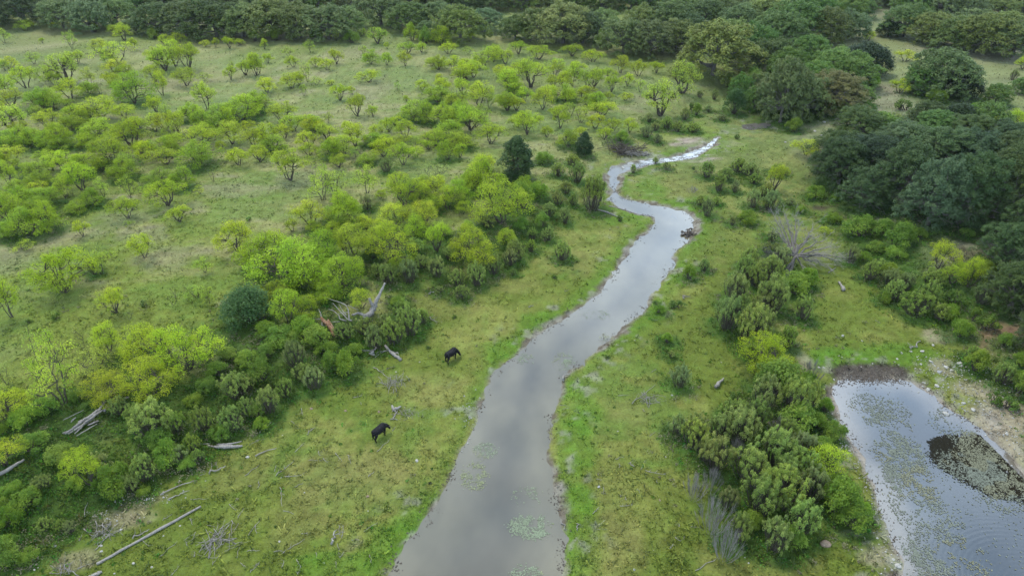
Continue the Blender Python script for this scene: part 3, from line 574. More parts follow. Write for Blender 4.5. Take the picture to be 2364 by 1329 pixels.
block(590, 330, """45 170 210 160 m,485 110 160 120 m,700 80 110 100 m,520 200 150 100 s,755 220 180 130 m,315 340 260 290 m,615 515 270 310 s,720 440 240 230 s,1010 465 250 270 s,1010 600 150 150 w,
1130 500 120 80 m,1340 570 310 320 m,1180 260 140 130 w,1010 190 170 110 M,1330 200 210 200 m,1640 400 310 240 t,1520 390 150 100 M,1500 520 180 130 M,1725 150 160 170 M,1845 130 120 130 m,1820 560 230 230 M,
2050 420 300 290 M,2060 250 250 140 m,2210 720 370 380 M,1870 640 150 120 m,500 730 280 230 m,800 700 260 270 M,680 760 100 200 s,1270 740 330 200 y,1520 750 290 240 y,1640 980 210 280 m,1960 1080 400 350 y,
1230 1070 430 390 m,890 1020 310 300 m,820 1010 200 210 m,530 800 130 110 M,330 800 120 120 m,370 1270 560 420 M,130 1100 400 310 M,800 1320 330 340 M,620 1100 320 310 M,500 1310 270 260 M,300 1350 200 140 b,
1060 1080 180 170 d,1200 1260 230 190 w,1380 1260 240 220 w,1640 1200 220 190 g,1820 1280 200 150 w,2000 1280 230 250 w,2150 1180 190 250 w,2290 1100 160 220 g,2100 760 220 100 w,
1450 130 150 110 m,1130 80 140 110 m,900 130 120 100 s,1560 60 140 100 m,1900 420 180 150 M,1400 470 180 130 M,1070 900 180 150 M,1680 840 170 130 M,1440 980 240 130 w,1500 1120 200 120 w,
1750 1050 180 130 w,1850 950 200 150 g,1300 1140 200 120 M,900 1200 200 150 b,1100 1200 170 120 w,2260 900 180 140 M,1600 620 190 140 M,1000 780 200 130 m,700 840 190 130 M,1920 820 140 120 M,2050 980 180 140 w""")
block(1180, 330, """190 870 120 240 w,460 1050 190 260 w,40 1060 210 220 w,240 530 240 210 b,100 620 230 290 b,590 350 190 210 w,740 600 320 320 w,500 460 150 120 w,280 780 170 170 b,480 720 160 150 w,20 1190 70 110 w,
1300 190 70 80 w,1400 240 90 70 w,1100 270 80 80 w,980 710 60 60 e,1640 240 40 30 e,1760 310 170 150 w,1870 430 160 170 w,2020 450 110 110 w,2150 300 200 130 w,2050 260 190 130 w,2190 370 160 100 w,
2170 580 170 210 w,2310 600 130 150 w,1770 660 160 210 g,1630 450 110 70 v,1995 740 90 90 w,2140 745 200 130 b,1735 1150 120 110 w,1600 1250 140 160 b,2300 990 130 100 w,2130 1130 210 230 w,2200 1290 230 200 w,
2050 1320 170 150 w,395 1225 60 40 e,1930 330 170 110 w,300 200 190 110 b,420 560 160 130 w,340 660 170 130 w,560 560 110 110 w,90 800 180 130 b,180 980 120 120 w,330 880 160 130 w,2260 480 130 100 w,
1850 560 110 80 w,1700 560 110 90 w,140 440 180 150 M,420 300 170 130 w,560 200 160 100 w""")
block(1764, 330, """860 880 340 150 b,1060 850 240 110 b,1200 980 390 200 b,1400 870 160 90 b,1570 1140 250 250 y,1700 1270 260 200 y,1840 1300 190 270 y,550 820 110 60 y,770 1080 190 180 w,940 1230 190 260 w,
1130 1280 210 170 w,1270 1330 190 190 w,1180 1060 210 120 b,1820 860 140 80 b,90 430 190 260 y,60 600 210 180 g,380 110 240 120 y,460 520 210 150 b,640 530 110 90 b,620 730 160 90 b,1000 1000 180 140 b,
1030 1180 160 140 w,880 1080 170 130 b,120 300 150 120 b,30 460 130 110 g,230 560 110 70 w,1500 1290 110 80 e,330 640 120 70 b,60 880 150 110 w,110 990 120 100 w""")
block(0, 660, """1050 240 230 250 y,1570 170 160 150 t,1700 90 130 120 t,1890 160 150 160 s,1780 100 190 120 s,590 1060 420 640 s,990 600 290 280 m,760 590 130 240 t,1350 680 440 350 m,1700 760 500 470 m,880 750 350 220 s,
1380 970 460 350 y,1000 1010 430 190 y,70 900 160 260 t,60 1200 340 320 y,240 1310 320 200 b,20 1360 150 150 b,1870 990 230 210 b,2130 1000 310 250 w,1850 1290 260 340 w,2110 1300 260 280 w,1400 1340 470 330 w,
2250 1170 210 250 w,2250 420 500 470 d,2050 700 220 160 b,2250 760 260 170 b,1250 1250 230 260 w,1600 1300 220 260 w,1750 1100 190 150 b,1960 850 240 170 b,1300 230 140 110 t,1170 300 130 90 t,520 290 100 60 e,
1300 170 100 50 e,260 340 70 40 e,700 1060 190 140 b,420 1200 280 180 b,1100 1150 220 170 w,2240 940 200 160 w,200 1050 200 150 m""")
block(590, 660, """300 330 260 310 y,180 150 240 200 M,840 840 240 370 b,700 790 200 250 b,540 920 260 210 w,370 720 270 300 w,130 1130 270 310 w,60 900 270 280 b,280 990 190 200 w,200 560 290 180 b,550 570 310 160 b,
960 200 190 190 y,1250 510 260 310 w,1400 430 290 330 w,1500 340 160 230 w,1080 560 260 210 w,1860 110 180 130 w,1660 60 110 70 w,440 480 300 160 b,640 650 230 170 b,800 470 240 150 w,1180 420 190 170 w,
1000 430 240 160 w,450 250 260 170 M,60 300 240 200 w,100 480 240 190 b,80 700 240 190 b,320 560 220 170 b,60 1310 170 160 b,430 850 220 170 w,1300 200 150 110 b,640 110 260 180 M,30 1200 150 170 b,
1550 560 50 25 e,1790 290 60 30 e,900 640 180 130 b,1330 300 200 190 w""")
block(1180, 660, """1330 260 120 110 b,840 500 100 80 t,1400 535 120 130 b,1440 640 90 60 g,1510 900 230 230 w,2130 490 280 330 w,2290 420 240 260 w,1950 340 170 130 w,2250 240 220 200 w,2080 230 200 170 w,1500 190 140 60 e,1320 180 90 50 e,860 650 60 30 e""")
pblock("""1760 850 115 85 y,1735 830 60 60 b,1790 930 125 115 b,1760 940 90 80 w,1830 960 105 95 w,1872 930 60 80 w,1840 1010 110 85 b,1880 1000 70 60 b,1600 1030 80 85 w,1650 1080 95 115 w,1700 1015 105 85 w,1720 1110 105 115 w,
1780 1075 115 105 w,1750 1180 115 125 w,1700 1245 80 110 w,1800 1165 115 125 w,1840 1225 105 130 w,1780 1265 95 115 w,1893 1100 85 80 y,1930 1205 95 115 b,1965 1235 95 85 b,1880 1065 85 75 b,1920 1020 60 60 b,1625 1060 60 65 g,
1680 760 90 95 w,1735 790 100 115 w,1780 715 90 85 w,1830 690 90 70 b,1850 735 60 75 w,1815 800 55 90 w,1690 700 80 80 w,1860 670 55 60 b,1800 620 60 60 w,1770 650 70 65 w,1720 640 60 55 w,
1672 1288 84 150 v,1640 1225 90 90 v,1600 1150 60 80 v,1640 1130 50 70 v,1735 1120 50 70 v,1690 1060 50 60 v,1870 880 50 60 v,1790 1010 50 60 v,1600 1010 70 70 g,1560 1000 55 50 g,
1690 975 80 60 w,1740 985 80 70 w,1660 1010 70 60 w,1870 1150 90 90 w,1850 1110 90 90 w,1820 1270 70 70 b,1910 1150 80 70 b,1990 1200 50 50 b,1850 1060 80 70 w,1810 1020 70 60 w,1680 1170 60 80 w,
1900 960 45 50 b,1735 1230 60 60 b,1862 900 50 50 b,1700 920 30 20 e,1805 1120 90 90 w,
2215 785 60 55 b,2190 745 60 50 b,2250 865 60 65 b,2310 885 60 65 w,2350 915 55 70 b,2110 725 95 60 w,2062 692 60 50 w,2040 702 32 36 b,2320 805 42 42 b,2140 700 60 60 w,2165 738 55 45 w,2050 650 60 50 b,
2240 830 40 35 w,2280 760 45 35 e,2355 850 45 45 b,2290 930 35 28 e,2200 700 50 35 e,2250 740 40 30 e,2265 700 60 45 w,2320 940 50 25 e,2230 640 50 40 b,2150 660 60 45 w""")
block(0, 989, """60 330 320 300 y,300 260 300 260 b,560 350 290 200 b,720 330 200 190 y,820 520 280 330 y,1050 640 330 380 b,1200 560 210 300 w,1330 450 270 350 w,1550 370 320 320 b,1700 400 200 160 b,1450 200 300 250 b,
2000 130 260 230 b,260 750 290 200 b,100 900 260 250 b,90 1240 330 330 b,270 1230 210 190 b,650 930 150 120 w,560 900 160 100 w,950 400 240 200 w,400 520 220 130 w,120 640 240 160 b,30 780 180 180 b,420 900 200 110 w,1800 300 150 140 w,
700 560 200 120 b,1300 620 150 130 b,300 660 160 90 w,1640 300 220 170 w,1750 200 200 190 w,60 1100 200 160 b""")
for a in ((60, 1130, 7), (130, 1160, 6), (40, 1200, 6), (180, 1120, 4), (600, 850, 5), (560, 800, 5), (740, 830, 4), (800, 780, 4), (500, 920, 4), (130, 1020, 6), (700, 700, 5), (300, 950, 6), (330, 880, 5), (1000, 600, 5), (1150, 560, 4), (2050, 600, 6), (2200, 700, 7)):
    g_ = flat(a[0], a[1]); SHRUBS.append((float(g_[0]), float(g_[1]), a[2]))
# the woods: oaks, junipers
pblock("""60 68 125 62 o,150 74 105 60 o,215 84 110 72 o,270 66 95 55 o,318 84 56 38 o,372 88 105 72 o,430 95 120 80 o,500 98 125 85 o,565 96 110 80 o,628 98 130 84 o,695 100 120 84 o,760 104 120 88 o,800 90 90 70 o,
880 68 110 58 o,945 82 100 62 o,990 96 60 40 o,1010 74 90 55 o,1065 108 120 78 o,1120 80 80 50 o,1190 100 75 60 o,1240 104 110 70 o,1300 116 140 80 o,1345 112 110 70 o,1390 92 90 60 o,1440 138 120 78 o,1500 142 120 80 o,1560 132 110 80 o,
1590 112 100 70 o,1645 198 190 130 o,1545 100 120 70 o,1700 96 110 70 o,1620 84 110 60 o,1480 92 100 60 o,1735 158 110 95 q,1790 128 130 92 o,1828 112 140 88 q,1900 112 120 76 o,1955 100 95 60 o,1860 168 90 84 q,1780 182 100 90 o,
1815 205 100 90 q,1745 222 70 50 o,1990 182 108 80 j,1960 215 120 70 q,1915 205 120 70 q,1800 300 120 150 o,1850 285 110 110 o,1925 272 135 78 r,1780 262 95 90 o,1870 235 110 90 q,1830 250 90 80 o,1900 262 70 40 b,1832 310 45 38 b,1945 262 40 30 b,
1740 262 60 60 q,1708 235 50 60 q,1765 80 110 60 o,1680 130 110 70 o,1975 250 70 50 q,2010 205 50 40 b,1735 205 60 50 b,
2085 96 110 60 o,2145 112 110 62 o,2200 124 110 72 o,2268 140 140 78 o,2335 146 120 76 o,2050 90 50 40 j,2240 108 110 60 o,2310 112 110 55 o,2165 235 155 105 o,2125 225 80 70 q,2210 232 90 60 j,2160 240 55 40 b,
2295 250 72 52 q,2358 222 50 42 q,2338 185 24 26 g,2360 160 40 30 y,2222 165 30 30 y,1765 110 40 40 o,
2005 96 26 24 y,2050 68 24 20 y,2090 142 44 26 y,2020 130 34 26 s,2045 162 22 24 t,2075 215 40 34 y,2205 320 85 80 j,2265 330 110 95 q,2140 305 90 60 o,2330 300 60 50 y,2350 355 70 70 o,2240 280 60 40 b,2130 330 60 40 y,2085 255 40 26 e,2000 260 40 24 e,
2060 290 50 30 g,2110 275 45 26 g,2030 330 90 55 q,1975 350 130 85 O,1935 400 115 100 O,1935 450 130 130 O,2000 440 150 130 O,1995 500 120 120 O,2070 400 150 120 O,2075 500 150 170 O,2140 545 140 180 O,2160 420 160 130 O,2215 545 150 190 O,
2240 430 150 130 O,2290 530 150 190 O,2320 440 140 140 O,2350 520 120 170 O,2230 350 110 80 O,2310 365 110 80 O,2150 340 110 70 q,2310 650 120 140 O,2358 600 120 150 O,2330 740 120 140 O,2380 720 120 160 O,2390 830 110 140 O,
2260 650 70 60 b,2420 640 130 160 O,2420 530 130 170 O,2430 420 130 130 O,2470 760 150 190 O,2480 900 150 210 O,2450 980 130 170 O,2540 1060 190 240 O,2600 1180 200 280 O,2520 840 150 200 O,2440 300 120 90 O,2560 930 180 230 O,2640 1060 200 260 O""")
for x0, x1, y0, y1, n_ in ((0, 640, 250, 420, 18), (960, 1400, 130, 300, 22), (700, 1000, 270, 420, 6), (0, 260, 150, 250, 4), (640, 1150, 430, 560, 6)):
    for i_ in range(n_):
        a_, b_ = x0 + (x1 - x0) * JIT.rand(), y0 + (y1 - y0) * JIT.rand(); s_ = 26 + 26 * b_ / 400 * (.7 + .6 * JIT.rand()); plant(a_, b_, s_, s_ * .85, 'mMmsmM'[JIT.randint(6)])
plant(1192, 432, 86, 108, 'k'); plant(1348, 366, 44, 68, 'k')
# the far woods: crowns row behind row, with the clearings the photo shows
def in_gap(px, py):
    for x0, x1, y0, y1 in ((1165, 1215, -5, 12), (1465, 1500, 5, 35), (1870, 1925, 35, 62), (1985, 2060, 22, 85), (2030, 2380, 128, 200), (810, 850, 60, 100), (2040, 2075, 40, 60), (1130, 1160, 62, 110)):
        if x0 < px < x1 and y0 < py < y1: return True
    return False
fr = RS(4)
for py, wd in ((62, 88), (45, 84), (30, 80), (17, 78), (6, 74), (-5, 72)):
    px = -40 + fr.rand() * 30
    while px < 2410:
        y = py + fr.randn() * 3
        if (py < 35 or px > 1560 or px < 0) and not in_gap(px, y) and not (1985 < px < 2070 and py > 20) and not (px > 2070 and py > 60):
            k = 'q' if fr.rand() < .16 else 'o'
            plant(px, y, wd * (.8 + .5 * fr.rand()), wd * (.55 + .3 * fr.rand()), k)
        px += wd * (.62 + .42 * fr.rand())
# ------------------------------------------------------------------ the ground sheet and the water
GX, GY, GZ = ground_mesh()
water('creek', CREEK, 'shallow muddy creek winding through the pasture', GX, GY, riffle=True, muddy=(.112, .100, .064), deep=(.058, .052, .036), depth=6, ior=1.9)
water('puddle', PUD, 'bright puddle at the top of the creek', GX, GY)
water('pond', POND, 'pond with floating weed beside the creek', GX, GY, muddy=(.105, .09, .068), deep=(.016, .018, .016), depth=3.2, ior=2.35)
# ------------------------------------------------------------------ cattle
def cow(name, px, py, tx, ty, label, headturn, headdrop, horns):
    mb = MB()
    def ring(x, z, ry, rz, yc=0, k=14):
        a = np.arange(k) * 2 * math.pi / k; c, s = np.cos(a), np.sin(a)
        return np.stack([np.full(k, x), yc + ry * np.sign(c) * np.abs(c) ** .85, z + rz * np.sign(s) * np.abs(s) ** .85], 1)
    def loft(R):
        R = np.array(R); n, k, _ = R.shape; i = np.arange(n - 1)[:, None] * k; j = np.arange(k)[None]; j2 = (j + 1) % k
        F = np.stack([i + j, i + j2, i + k + j2, i + k + j], -1).reshape(-1, 4); b = mb.n; mb.add(R.reshape(-1, 3), F)
        mb.f.append(np.array([[b + q for q in range(k)][::-1]])); mb.f.append(np.array([[b + (n - 1) * k + q for q in range(k)]])); mb.t += [np.full(1, .5)] * 2
    loft([ring(*q) for q in ((-.98, 1.12, .10, .14), (-.93, 1.12, .22, .24), (-.80, 1.09, .29, .31), (-.55, 1.05, .32, .33), (-.25, 1.00, .36, .36), (.05, .98, .37, .37), (.35, 1.02, .34, .37), (.58, 1.08, .30, .36), (.75, 1.11, .24, .32), (.88, 1.10, .16, .24))])
    # neck and head
    ty_, tz_ = headturn, headdrop
    p0 = np.array([.62, 0, 1.08]); p1 = np.array([1.08, .16 * ty_, 1.08 - .35 * tz_]); p2 = np.array([1.25, .28 * ty_, 1.02 - .55 * tz_]); p3 = np.array([1.36, .38 * ty_, .74 - .62 * tz_])
    pts = [p0, (p0 + p1) / 2 + [0, 0, .04], p1, p2, (p2 + p3) / 2, p3]
    mb.tube(pts, [.31, .27, .21, .155, .125, .095], 12)
    head = p2
    for sx, lead in ((1, .14), (-1, -.06)):
        f0 = np.array([.60, .17 * sx, .92]); mb.tube([f0, [.62 + lead * .4, .19 * sx, .60], [.63 + lead * .8, .18 * sx, .42], [.62 + lead, .18 * sx, .10], [.66 + lead, .18 * sx, -.02]], [.16, .11, .075, .058, .07], 10)
        mb.tube([[-.70, .18 * sx, .95], [-.72 + lead * .3, .20 * sx, .68], [-.86 + lead * .5, .19 * sx, .46], [-.80 + lead, .19 * sx, .12], [-.76 + lead, .19 * sx, -.02]], [.21, .15, .082, .060, .072], 10)
    me0 = mb.mesh('cow_raw', M['hide'], True); o = bpy.data.objects.new('tmp', me0); COL.objects.link(o)
    md = o.modifiers.new('r', 'REMESH'); md.mode = 'VOXEL'; md.voxel_size = .035; md.use_smooth_shade = True
    s2 = o.modifiers.new('s', 'SMOOTH'); s2.iterations = 5; s2.factor = .5
    me = bpy.data.meshes.new_from_object(o.evaluated_get(bpy.context.evaluated_depsgraph_get())); bpy.data.objects.remove(o); me.name = name
    me.materials.clear(); me.materials.append(M['hide'])
    X, Y, Zg, s = G((px + tx) / 2, (py + ty) / 2); X0, Y0, _, _ = G(px, py); X1, Y1, _, _ = G(tx, ty)
    b = link(name, me); b.location = (X, Y, Zg + .01); b.rotation_euler = (0, 0, math.atan2(Y1 - Y0, X1 - X0)); b.scale = (.85, 1.08, 1.0)
    tag(b, label, 'cow', 'black cattle grazing on the creek bank')
    t = MB(); t.tube([[-.97, 0, 1.2], [-1.06, .01, 1.1], [-1.08, .03, .8], [-1.05, .02, .5]], [.035, .028, .022, .02], 6); t.tube([[-1.05, .02, .55], [-1.05, .02, .42], [-1.04, .02, .28]], [.025, .05, .015], 6); link('tail', t.mesh('tail', M['hide'], True), b)
    for sy in (1, -1):
        e = MB(); q = head + [-.10, .10 * sy, .07]; tip = q + [-.10, .22 * sy, .06]
        e.tube([q, (q + tip) / 2 + [.02, 0, .02], tip], [.03, .055, .012], 6); link('ear', e.mesh('ear', M['hide'], True), b)
        if horns:
            e = MB(); q = head + [-.06, .07 * sy, .12]; e.tube([q, q + [.02, .14 * sy, .06], q + [.08, .24 * sy, .18]], [.028, .02, .007], 6); link('horn', e.mesh('horn', M['horn'], True), b)
    return b
cow('cow', 868, 1017, 887, 1001, 'lower black cow with pale horns, head half raised, nearer the bottom', -.6, .55, True)
cow('cow', 1031, 839, 1053, 823, 'upper black cow grazing with its muzzle in the grass', -.75, 1.0, False)
# ------------------------------------------------------------------ dead wood
R0 = RS(99)
def add(name, me, px, py, cat, group=None, label=None, rz=0, dz=0):
    X, Y, Z_, s = G(px, py); o = link(name, me, None, (X, Y, Z_ + dz)); o.rotation_euler[2] = rz
    if label: tag(o, label, cat, group)
    else: PL.append([o, px, py, X, Y, .3, name, cat, group])
    return o
def seg(ox, oy, a):
    return G(ox + a[0] * Z, oy + a[1] * Z), G(ox + a[2] * Z, oy + a[3] * Z)
STK = []
for v in range(6):
    r = RS(300 + v); mb = MB(); P = wig([-.5, 0, .03], [.5, 0, .05], 7, .028, r); P[:, 2] = .025 + .02 * r.rand(7); mb.tube(P, np.linspace(.022, .009, 7), 5)
    for q in range(v % 4):
        k = r.randint(1, 6); mb.tube(wig(P[k], P[k] + [.22 * r.rand() + .08, (.16 + .1 * r.rand()) * r.choice([-1, 1]), .03], 4, .01, r), [.011, .009, .007, .004], 4)
    STK.append(mb.mesh('stick', M['dead'] if v % 2 else M['twig'], True))
stick_n = 0
def sticks(ox, oy, s):
    global stick_n
    for q in s.split(','):
        a = [float(z) for z in q.split()]
        A, B = seg(ox, oy, a[:4]); dx, dy = B[0] - A[0], B[1] - A[1]; Ln = math.hypot(dx, dy)
        o = link('stick', STK[stick_n % 6], None, ((A[0] + B[0]) / 2, (A[1] + B[1]) / 2, (A[2] + B[2]) / 2 + .02)); o.rotation_euler = (0, -math.atan2(B[2] - A[2], Ln), math.atan2(dy, dx))
        th = (a[4] if len(a) > 4 else 1) * (.9 + .5 * R0.rand()); o.scale = (Ln, Ln * .6 + .3, max(th * 1.0, .8)); o.scale = (Ln, max(1.1 * th, min(Ln * .8, 1.6)), 1.2 * th)
        PL.append([o, ox + (a[0] + a[2]) / 2 * Z, oy + (a[1] + a[3]) / 2 * Z, o.location.x, o.location.y, Ln, 'stick', 'stick', 'dry sticks scattered over the grass']); stick_n += 1
sticks(0, 989, "1450 605 1750 475 2.4,1520 640 1715 565 2,1890 415 2050 345 3,860 1100 1020 900,880 1040 1100 905,720 1015 740 960,770 800 790 670 2,700 1260 850 1210,1200 1000 1360 910 2,1290 1010 1350 1065,1440 1160 1600 1020,1710 815 1740 870,1870 875 1950 890,1970 915 2090 840,2090 830 2090 990,2070 680 2130 740,2210 430 2340 330,2150 810 2200 720,1660 1015 1750 950,1930 960 1935 1160,1920 1230 1985 1130,1750 1160 1760 1110,2140 1165 2160 1060,2230 1110 2345 1100,2240 970 2345 830,1690 1060 1680 1010,1470 830 1560 770,1540 1329 1620 1240,1720 640 1870 635,1800 430 1860 405,2250 150 2340 110,2170 1210 2220 1255,2260 1300 2345 1210,1450 1060 1475 1085,800 940 880 910")
sticks(590, 989, "0 115 80 95,0 255 190 180 2,355 215 440 130,185 430 350 295 1.6,260 435 440 420,355 530 430 490,220 530 240 700,250 745 350 770,720 220 780 300,830 240 865 325,570 205 580 250,1095 210 1210 100,1020 440 1070 390,980 930 1100 850,685 1050 735 925 4,750 870 760 980,775 990 795 870,740 1040 760 1140,245 1130 440 1000,165 1115 250 1105,370 1180 410 1260,385 1320 410 1230,235 1255 260 1190,1030 1140 1050 1215,720 1200 730 1260,870 1010 940 1005,410 950 490 945,765 1170 800 1110,0 870 10 950,465 60 510 0,0 1240 40 1200,545 1120 550 1170,170 390 190 330,480 290 610 290,610 270 650 310,30 480 30 540")
sticks(590, 660, "40 1329 140 1235 2,320 1220 390 1290,415 1105 420 1170 1.5,475 1325 540 1275,880 1010 965 990,1180 750 1260 730,1060 740 1215 840 1.4,1215 820 1200 975 1.6,1220 890 1340 790,1550 290 1645 335 2.4,1480 250 1560 260 2,1560 80 1610 55 3,1070 640 1080 560 5,1080 650 1190 580 2,950 1050 955 1075,1240 1310 1260 1270,1115 860 1200 900,575 735 605 730,1250 1210 1280 1120 2,1215 1212 1285 1210 2")
sticks(1180, 660, "1265 780 1310 750,1090 1065 1310 885 1.4,1240 1100 1250 1020,440 1075 520 1085,470 1120 530 1095,470 865 520 800 5,1190 1110 1200 1140,1545 95 1560 130 3,480 50 520 40,155 195 200 180 2,1270 310 1320 310,775 880 780 870")
sticks(1180, 989, "1170 370 1210 290,1060 320 1115 350 2,1210 380 1400 420,940 280 1020 250,970 320 980 360,830 530 835 590,735 770 800 710,590 860 600 930 2,980 700 1100 690,1140 545 1165 585,1250 75 1300 30,1320 490 1310 470,1030 620 1035 650,980 600 990 625,1480 980 1530 1020,1660 1285 1860 1165 1.5,770 460 820 465,1550 960 1560 1000,1430 1085 1470 1040,1620 890 1700 890,1510 890 1515 860,450 840 500 920 2")
sticks(1764, 660, "1320 575 1375 545 3,1375 560 1400 500 3,1000 310 1050 340,1210 885 1265 890 2,640 460 690 475")
def limb(mb, pts, rad, r, k=8):
    P = np.array(pts, float); n = 12; t = np.linspace(0, len(P) - 1, n); i = np.clip(t.astype(int), 0, len(P) - 2); f = (t - i)[:, None]
    Q = P[i] * (1 - f) + P[i + 1] * f; Q[1:-1] += r.randn(n - 2, 3) * np.mean(rad) * .18; mb.tube(Q, np.interp(np.linspace(0, 1, n), np.linspace(0, 1, len(rad)), rad) * (1 + .12 * r.randn(n)), k)
def loc(base, px, py, up=0.0):
    g = G(px, py, up); return np.array([g[0] - base[0], g[1] - base[1], g[2] - base[2]])
def wood(name, bx, by, limbs, label, cat, m='dead', seed=1, parts=()):
    base = G(bx, by); r = RS(seed); mb = MB()
    for pts, rad in limbs: limb(mb, [loc(base, *p) for p in pts], rad, r)
    o = link(name, mb.mesh(name, M[m], True), None, base[:3]); tag(o, label, cat)
    for pn, pl, pm in parts:
        for pts, rad in pl:
            q = MB(); limb(q, [loc(base, *p) for p in pts], rad, r); link(pn, q.mesh(pn, M[pm], True), o)
    return o
wood('straight_pole', 343, 1235, [([(223, 1301, .1), (284, 1267, .14), (464, 1168, .1)], [.13, .115, .10])], 'long straight grey pole lying on the grass near the bottom', 'pole', 'twig', 1)
wood('fallen_log', 520, 1027, [([(478, 1027, .15), (505, 1031, .22), (545, 1030, .22), (560, 1028, .15)], [.06, .17, .16, .07]), ([(500, 1026, .3), (530, 1024, .35), (558, 1018, .5)], [.07, .10, .03]), ([(458, 1024, .05), (485, 1024, .15)], [.03, .07])], 'grey split log lying beside the thicket edge', 'log', 'dead', 2)
wood('fallen_log', 222, 1322, [([(205, 1333, .1), (222, 1324, .15), (235, 1318, .12)], [.16, .17, .10])], 'short grey log end below the long straight pole', 'log', 'dead', 3)
wood('forked_log', 908, 815, [([(889, 797, .3), (900, 810, .2), (912, 820, .2), (925, 830, .15)], [.13, .17, .17, .18]), ([(909, 817, .2), (917, 813, .5), (920, 817, .7)], [.09, .06, .03]), ([(900, 808, .1), (872, 812, .1), (866, 823, .1)], [.06, .04, .02])], 'pale forked log pointing out of the thicket above the cattle', 'log', 'dead', 4)
wood('driftwood_fork', 913, 945, [([(905, 936, .3), (908, 944, .2), (917, 942, .25), (926, 937, .35)], [.10, .15, .12, .06]), ([(908, 944, .2), (914, 950, .1)], [.13, .05]), ([(914, 950, .1), (912, 962, .05)], [.04, .02]), ([(908, 944, .2), (906, 949, .1)], [.08, .05])], 'white forked driftwood just behind the lower cow', 'driftwood', 'dead', 5)
wood('short_log', 1660, 885, [([(1652, 893, .25), (1661, 882, .3), (1671, 872, .2)], [.20, .18, .05]), ([(1655, 889, .4), (1664, 878, .5)], [.10, .03])], 'short white split log on the grass right of the creek', 'log', 'dead', 6)
wood('short_log', 1944, 660, [([(1936, 650, .15), (1943, 660, .2), (1949, 669, .22)], [.12, .16, .24])], 'pale hollow log on the open grass below the bare tree', 'log', 'dead', 7)
wood('fallen_log', 20, 1075, [([(-30, 1110, .3), (20, 1083, .4), (55, 1060, .3)], [.16, .18, .10])], 'grey trunk lying under the bushes at the left edge', 'log', 'twig', 8)
wood('forked_branch', 1925, 624, [([(1912, 629, .1), (1921, 624, .12), (1930, 617, .1)], [.06, .05, .03]), ([(1908, 610, .1), (1921, 624, .1)], [.02, .04])], 'small white forked branch below the bare tree', 'branch', 'dead', 9)
wood('exposed_root', 1420, 492, [([(1380, 484, .1), (1400, 489, .15), (1425, 500, .1), (1440, 503, .05)], [.10, .12, .07, .03]), ([(1405, 475, .1), (1440, 484, .1), (1490, 499, -.1)], [.08, .07, .03])], 'long pale roots running along the bank from the willowy shrub', 'root', 'twig', 10)
# the fallen trunk with its upright splinter
wood('broken_tree', 855, 715, [([(838, 735, .2), (853, 726, .5), (864, 712, .7), (868, 700, 1.2)], [.28, .36, .32, .25]), ([(864, 706, 1.0), (874, 685, 1.9), (882, 668, 2.6), (889, 653, 3.2)], [.22, .18, .17, .08]), ([(862, 708, .9), (855, 695, 1.7), (852, 688, 2.1)], [.22, .16, .08]), ([(845, 730, .4), (828, 722, .4), (812, 727, .3)], [.25, .16, .08]), ([(825, 741, .3), (846, 741, .25)], [.12, .10])],
     'broken dead tree with one tall pale splintered trunk in the thicket', 'dead tree', 'dead', 11,
     [('branch', [([(812, 741, .3), (802, 736, .5), (789, 722, .9), (768, 699, 1.2)], [.10, .08, .06, .02]), ([(806, 738, .4), (805, 720, .9), (800, 705, 1.4), (786, 698, 1.5), (749, 686, 1.3)], [.09, .07, .05, .04, .015]),
                 ([(800, 740, .2), (784, 736, .4), (783, 728, .6), (772, 718, .9), (758, 713, 1.1)], [.09, .07, .06, .05, .02]), ([(784, 742, .2), (765, 743, .2), (752, 740, .2)], [.05, .04, .02]),
                 ([(805, 720, .9), (790, 722, .9), (780, 724, .7)], [.05, .04, .02]), ([(803, 704, 1.4), (828, 716, .9)], [.04, .03]), ([(874, 700, 1.4), (884, 697, 1.6)], [.03, .01]), ([(800, 728, .8), (790, 716, 1.0), (782, 700, 1.4)], [.05, .035, .01])], 'dead')])
wood('rotten_log', 760, 755, [([(741, 733, .6), (752, 745, .5), (765, 758, .4), (776, 776, .2)], [.14, .26, .30, .22]), ([(757, 738, .8), (766, 752, .6), (775, 768, .4)], [.10, .14, .08])], 'rotten brown and orange trunk crumbling in the thicket', 'log', 'rot', 12,
     [('branch', [([(742, 733, .6), (740, 722, 1.0), (735, 713, 1.2)], [.08, .05, .02]), ([(741, 735, .5), (730, 737, .5), (722, 734, .5)], [.06, .04, .02]), ([(744, 742, .4), (743, 750, .3), (752, 752, .2)], [.06, .05, .03])], 'dead')])
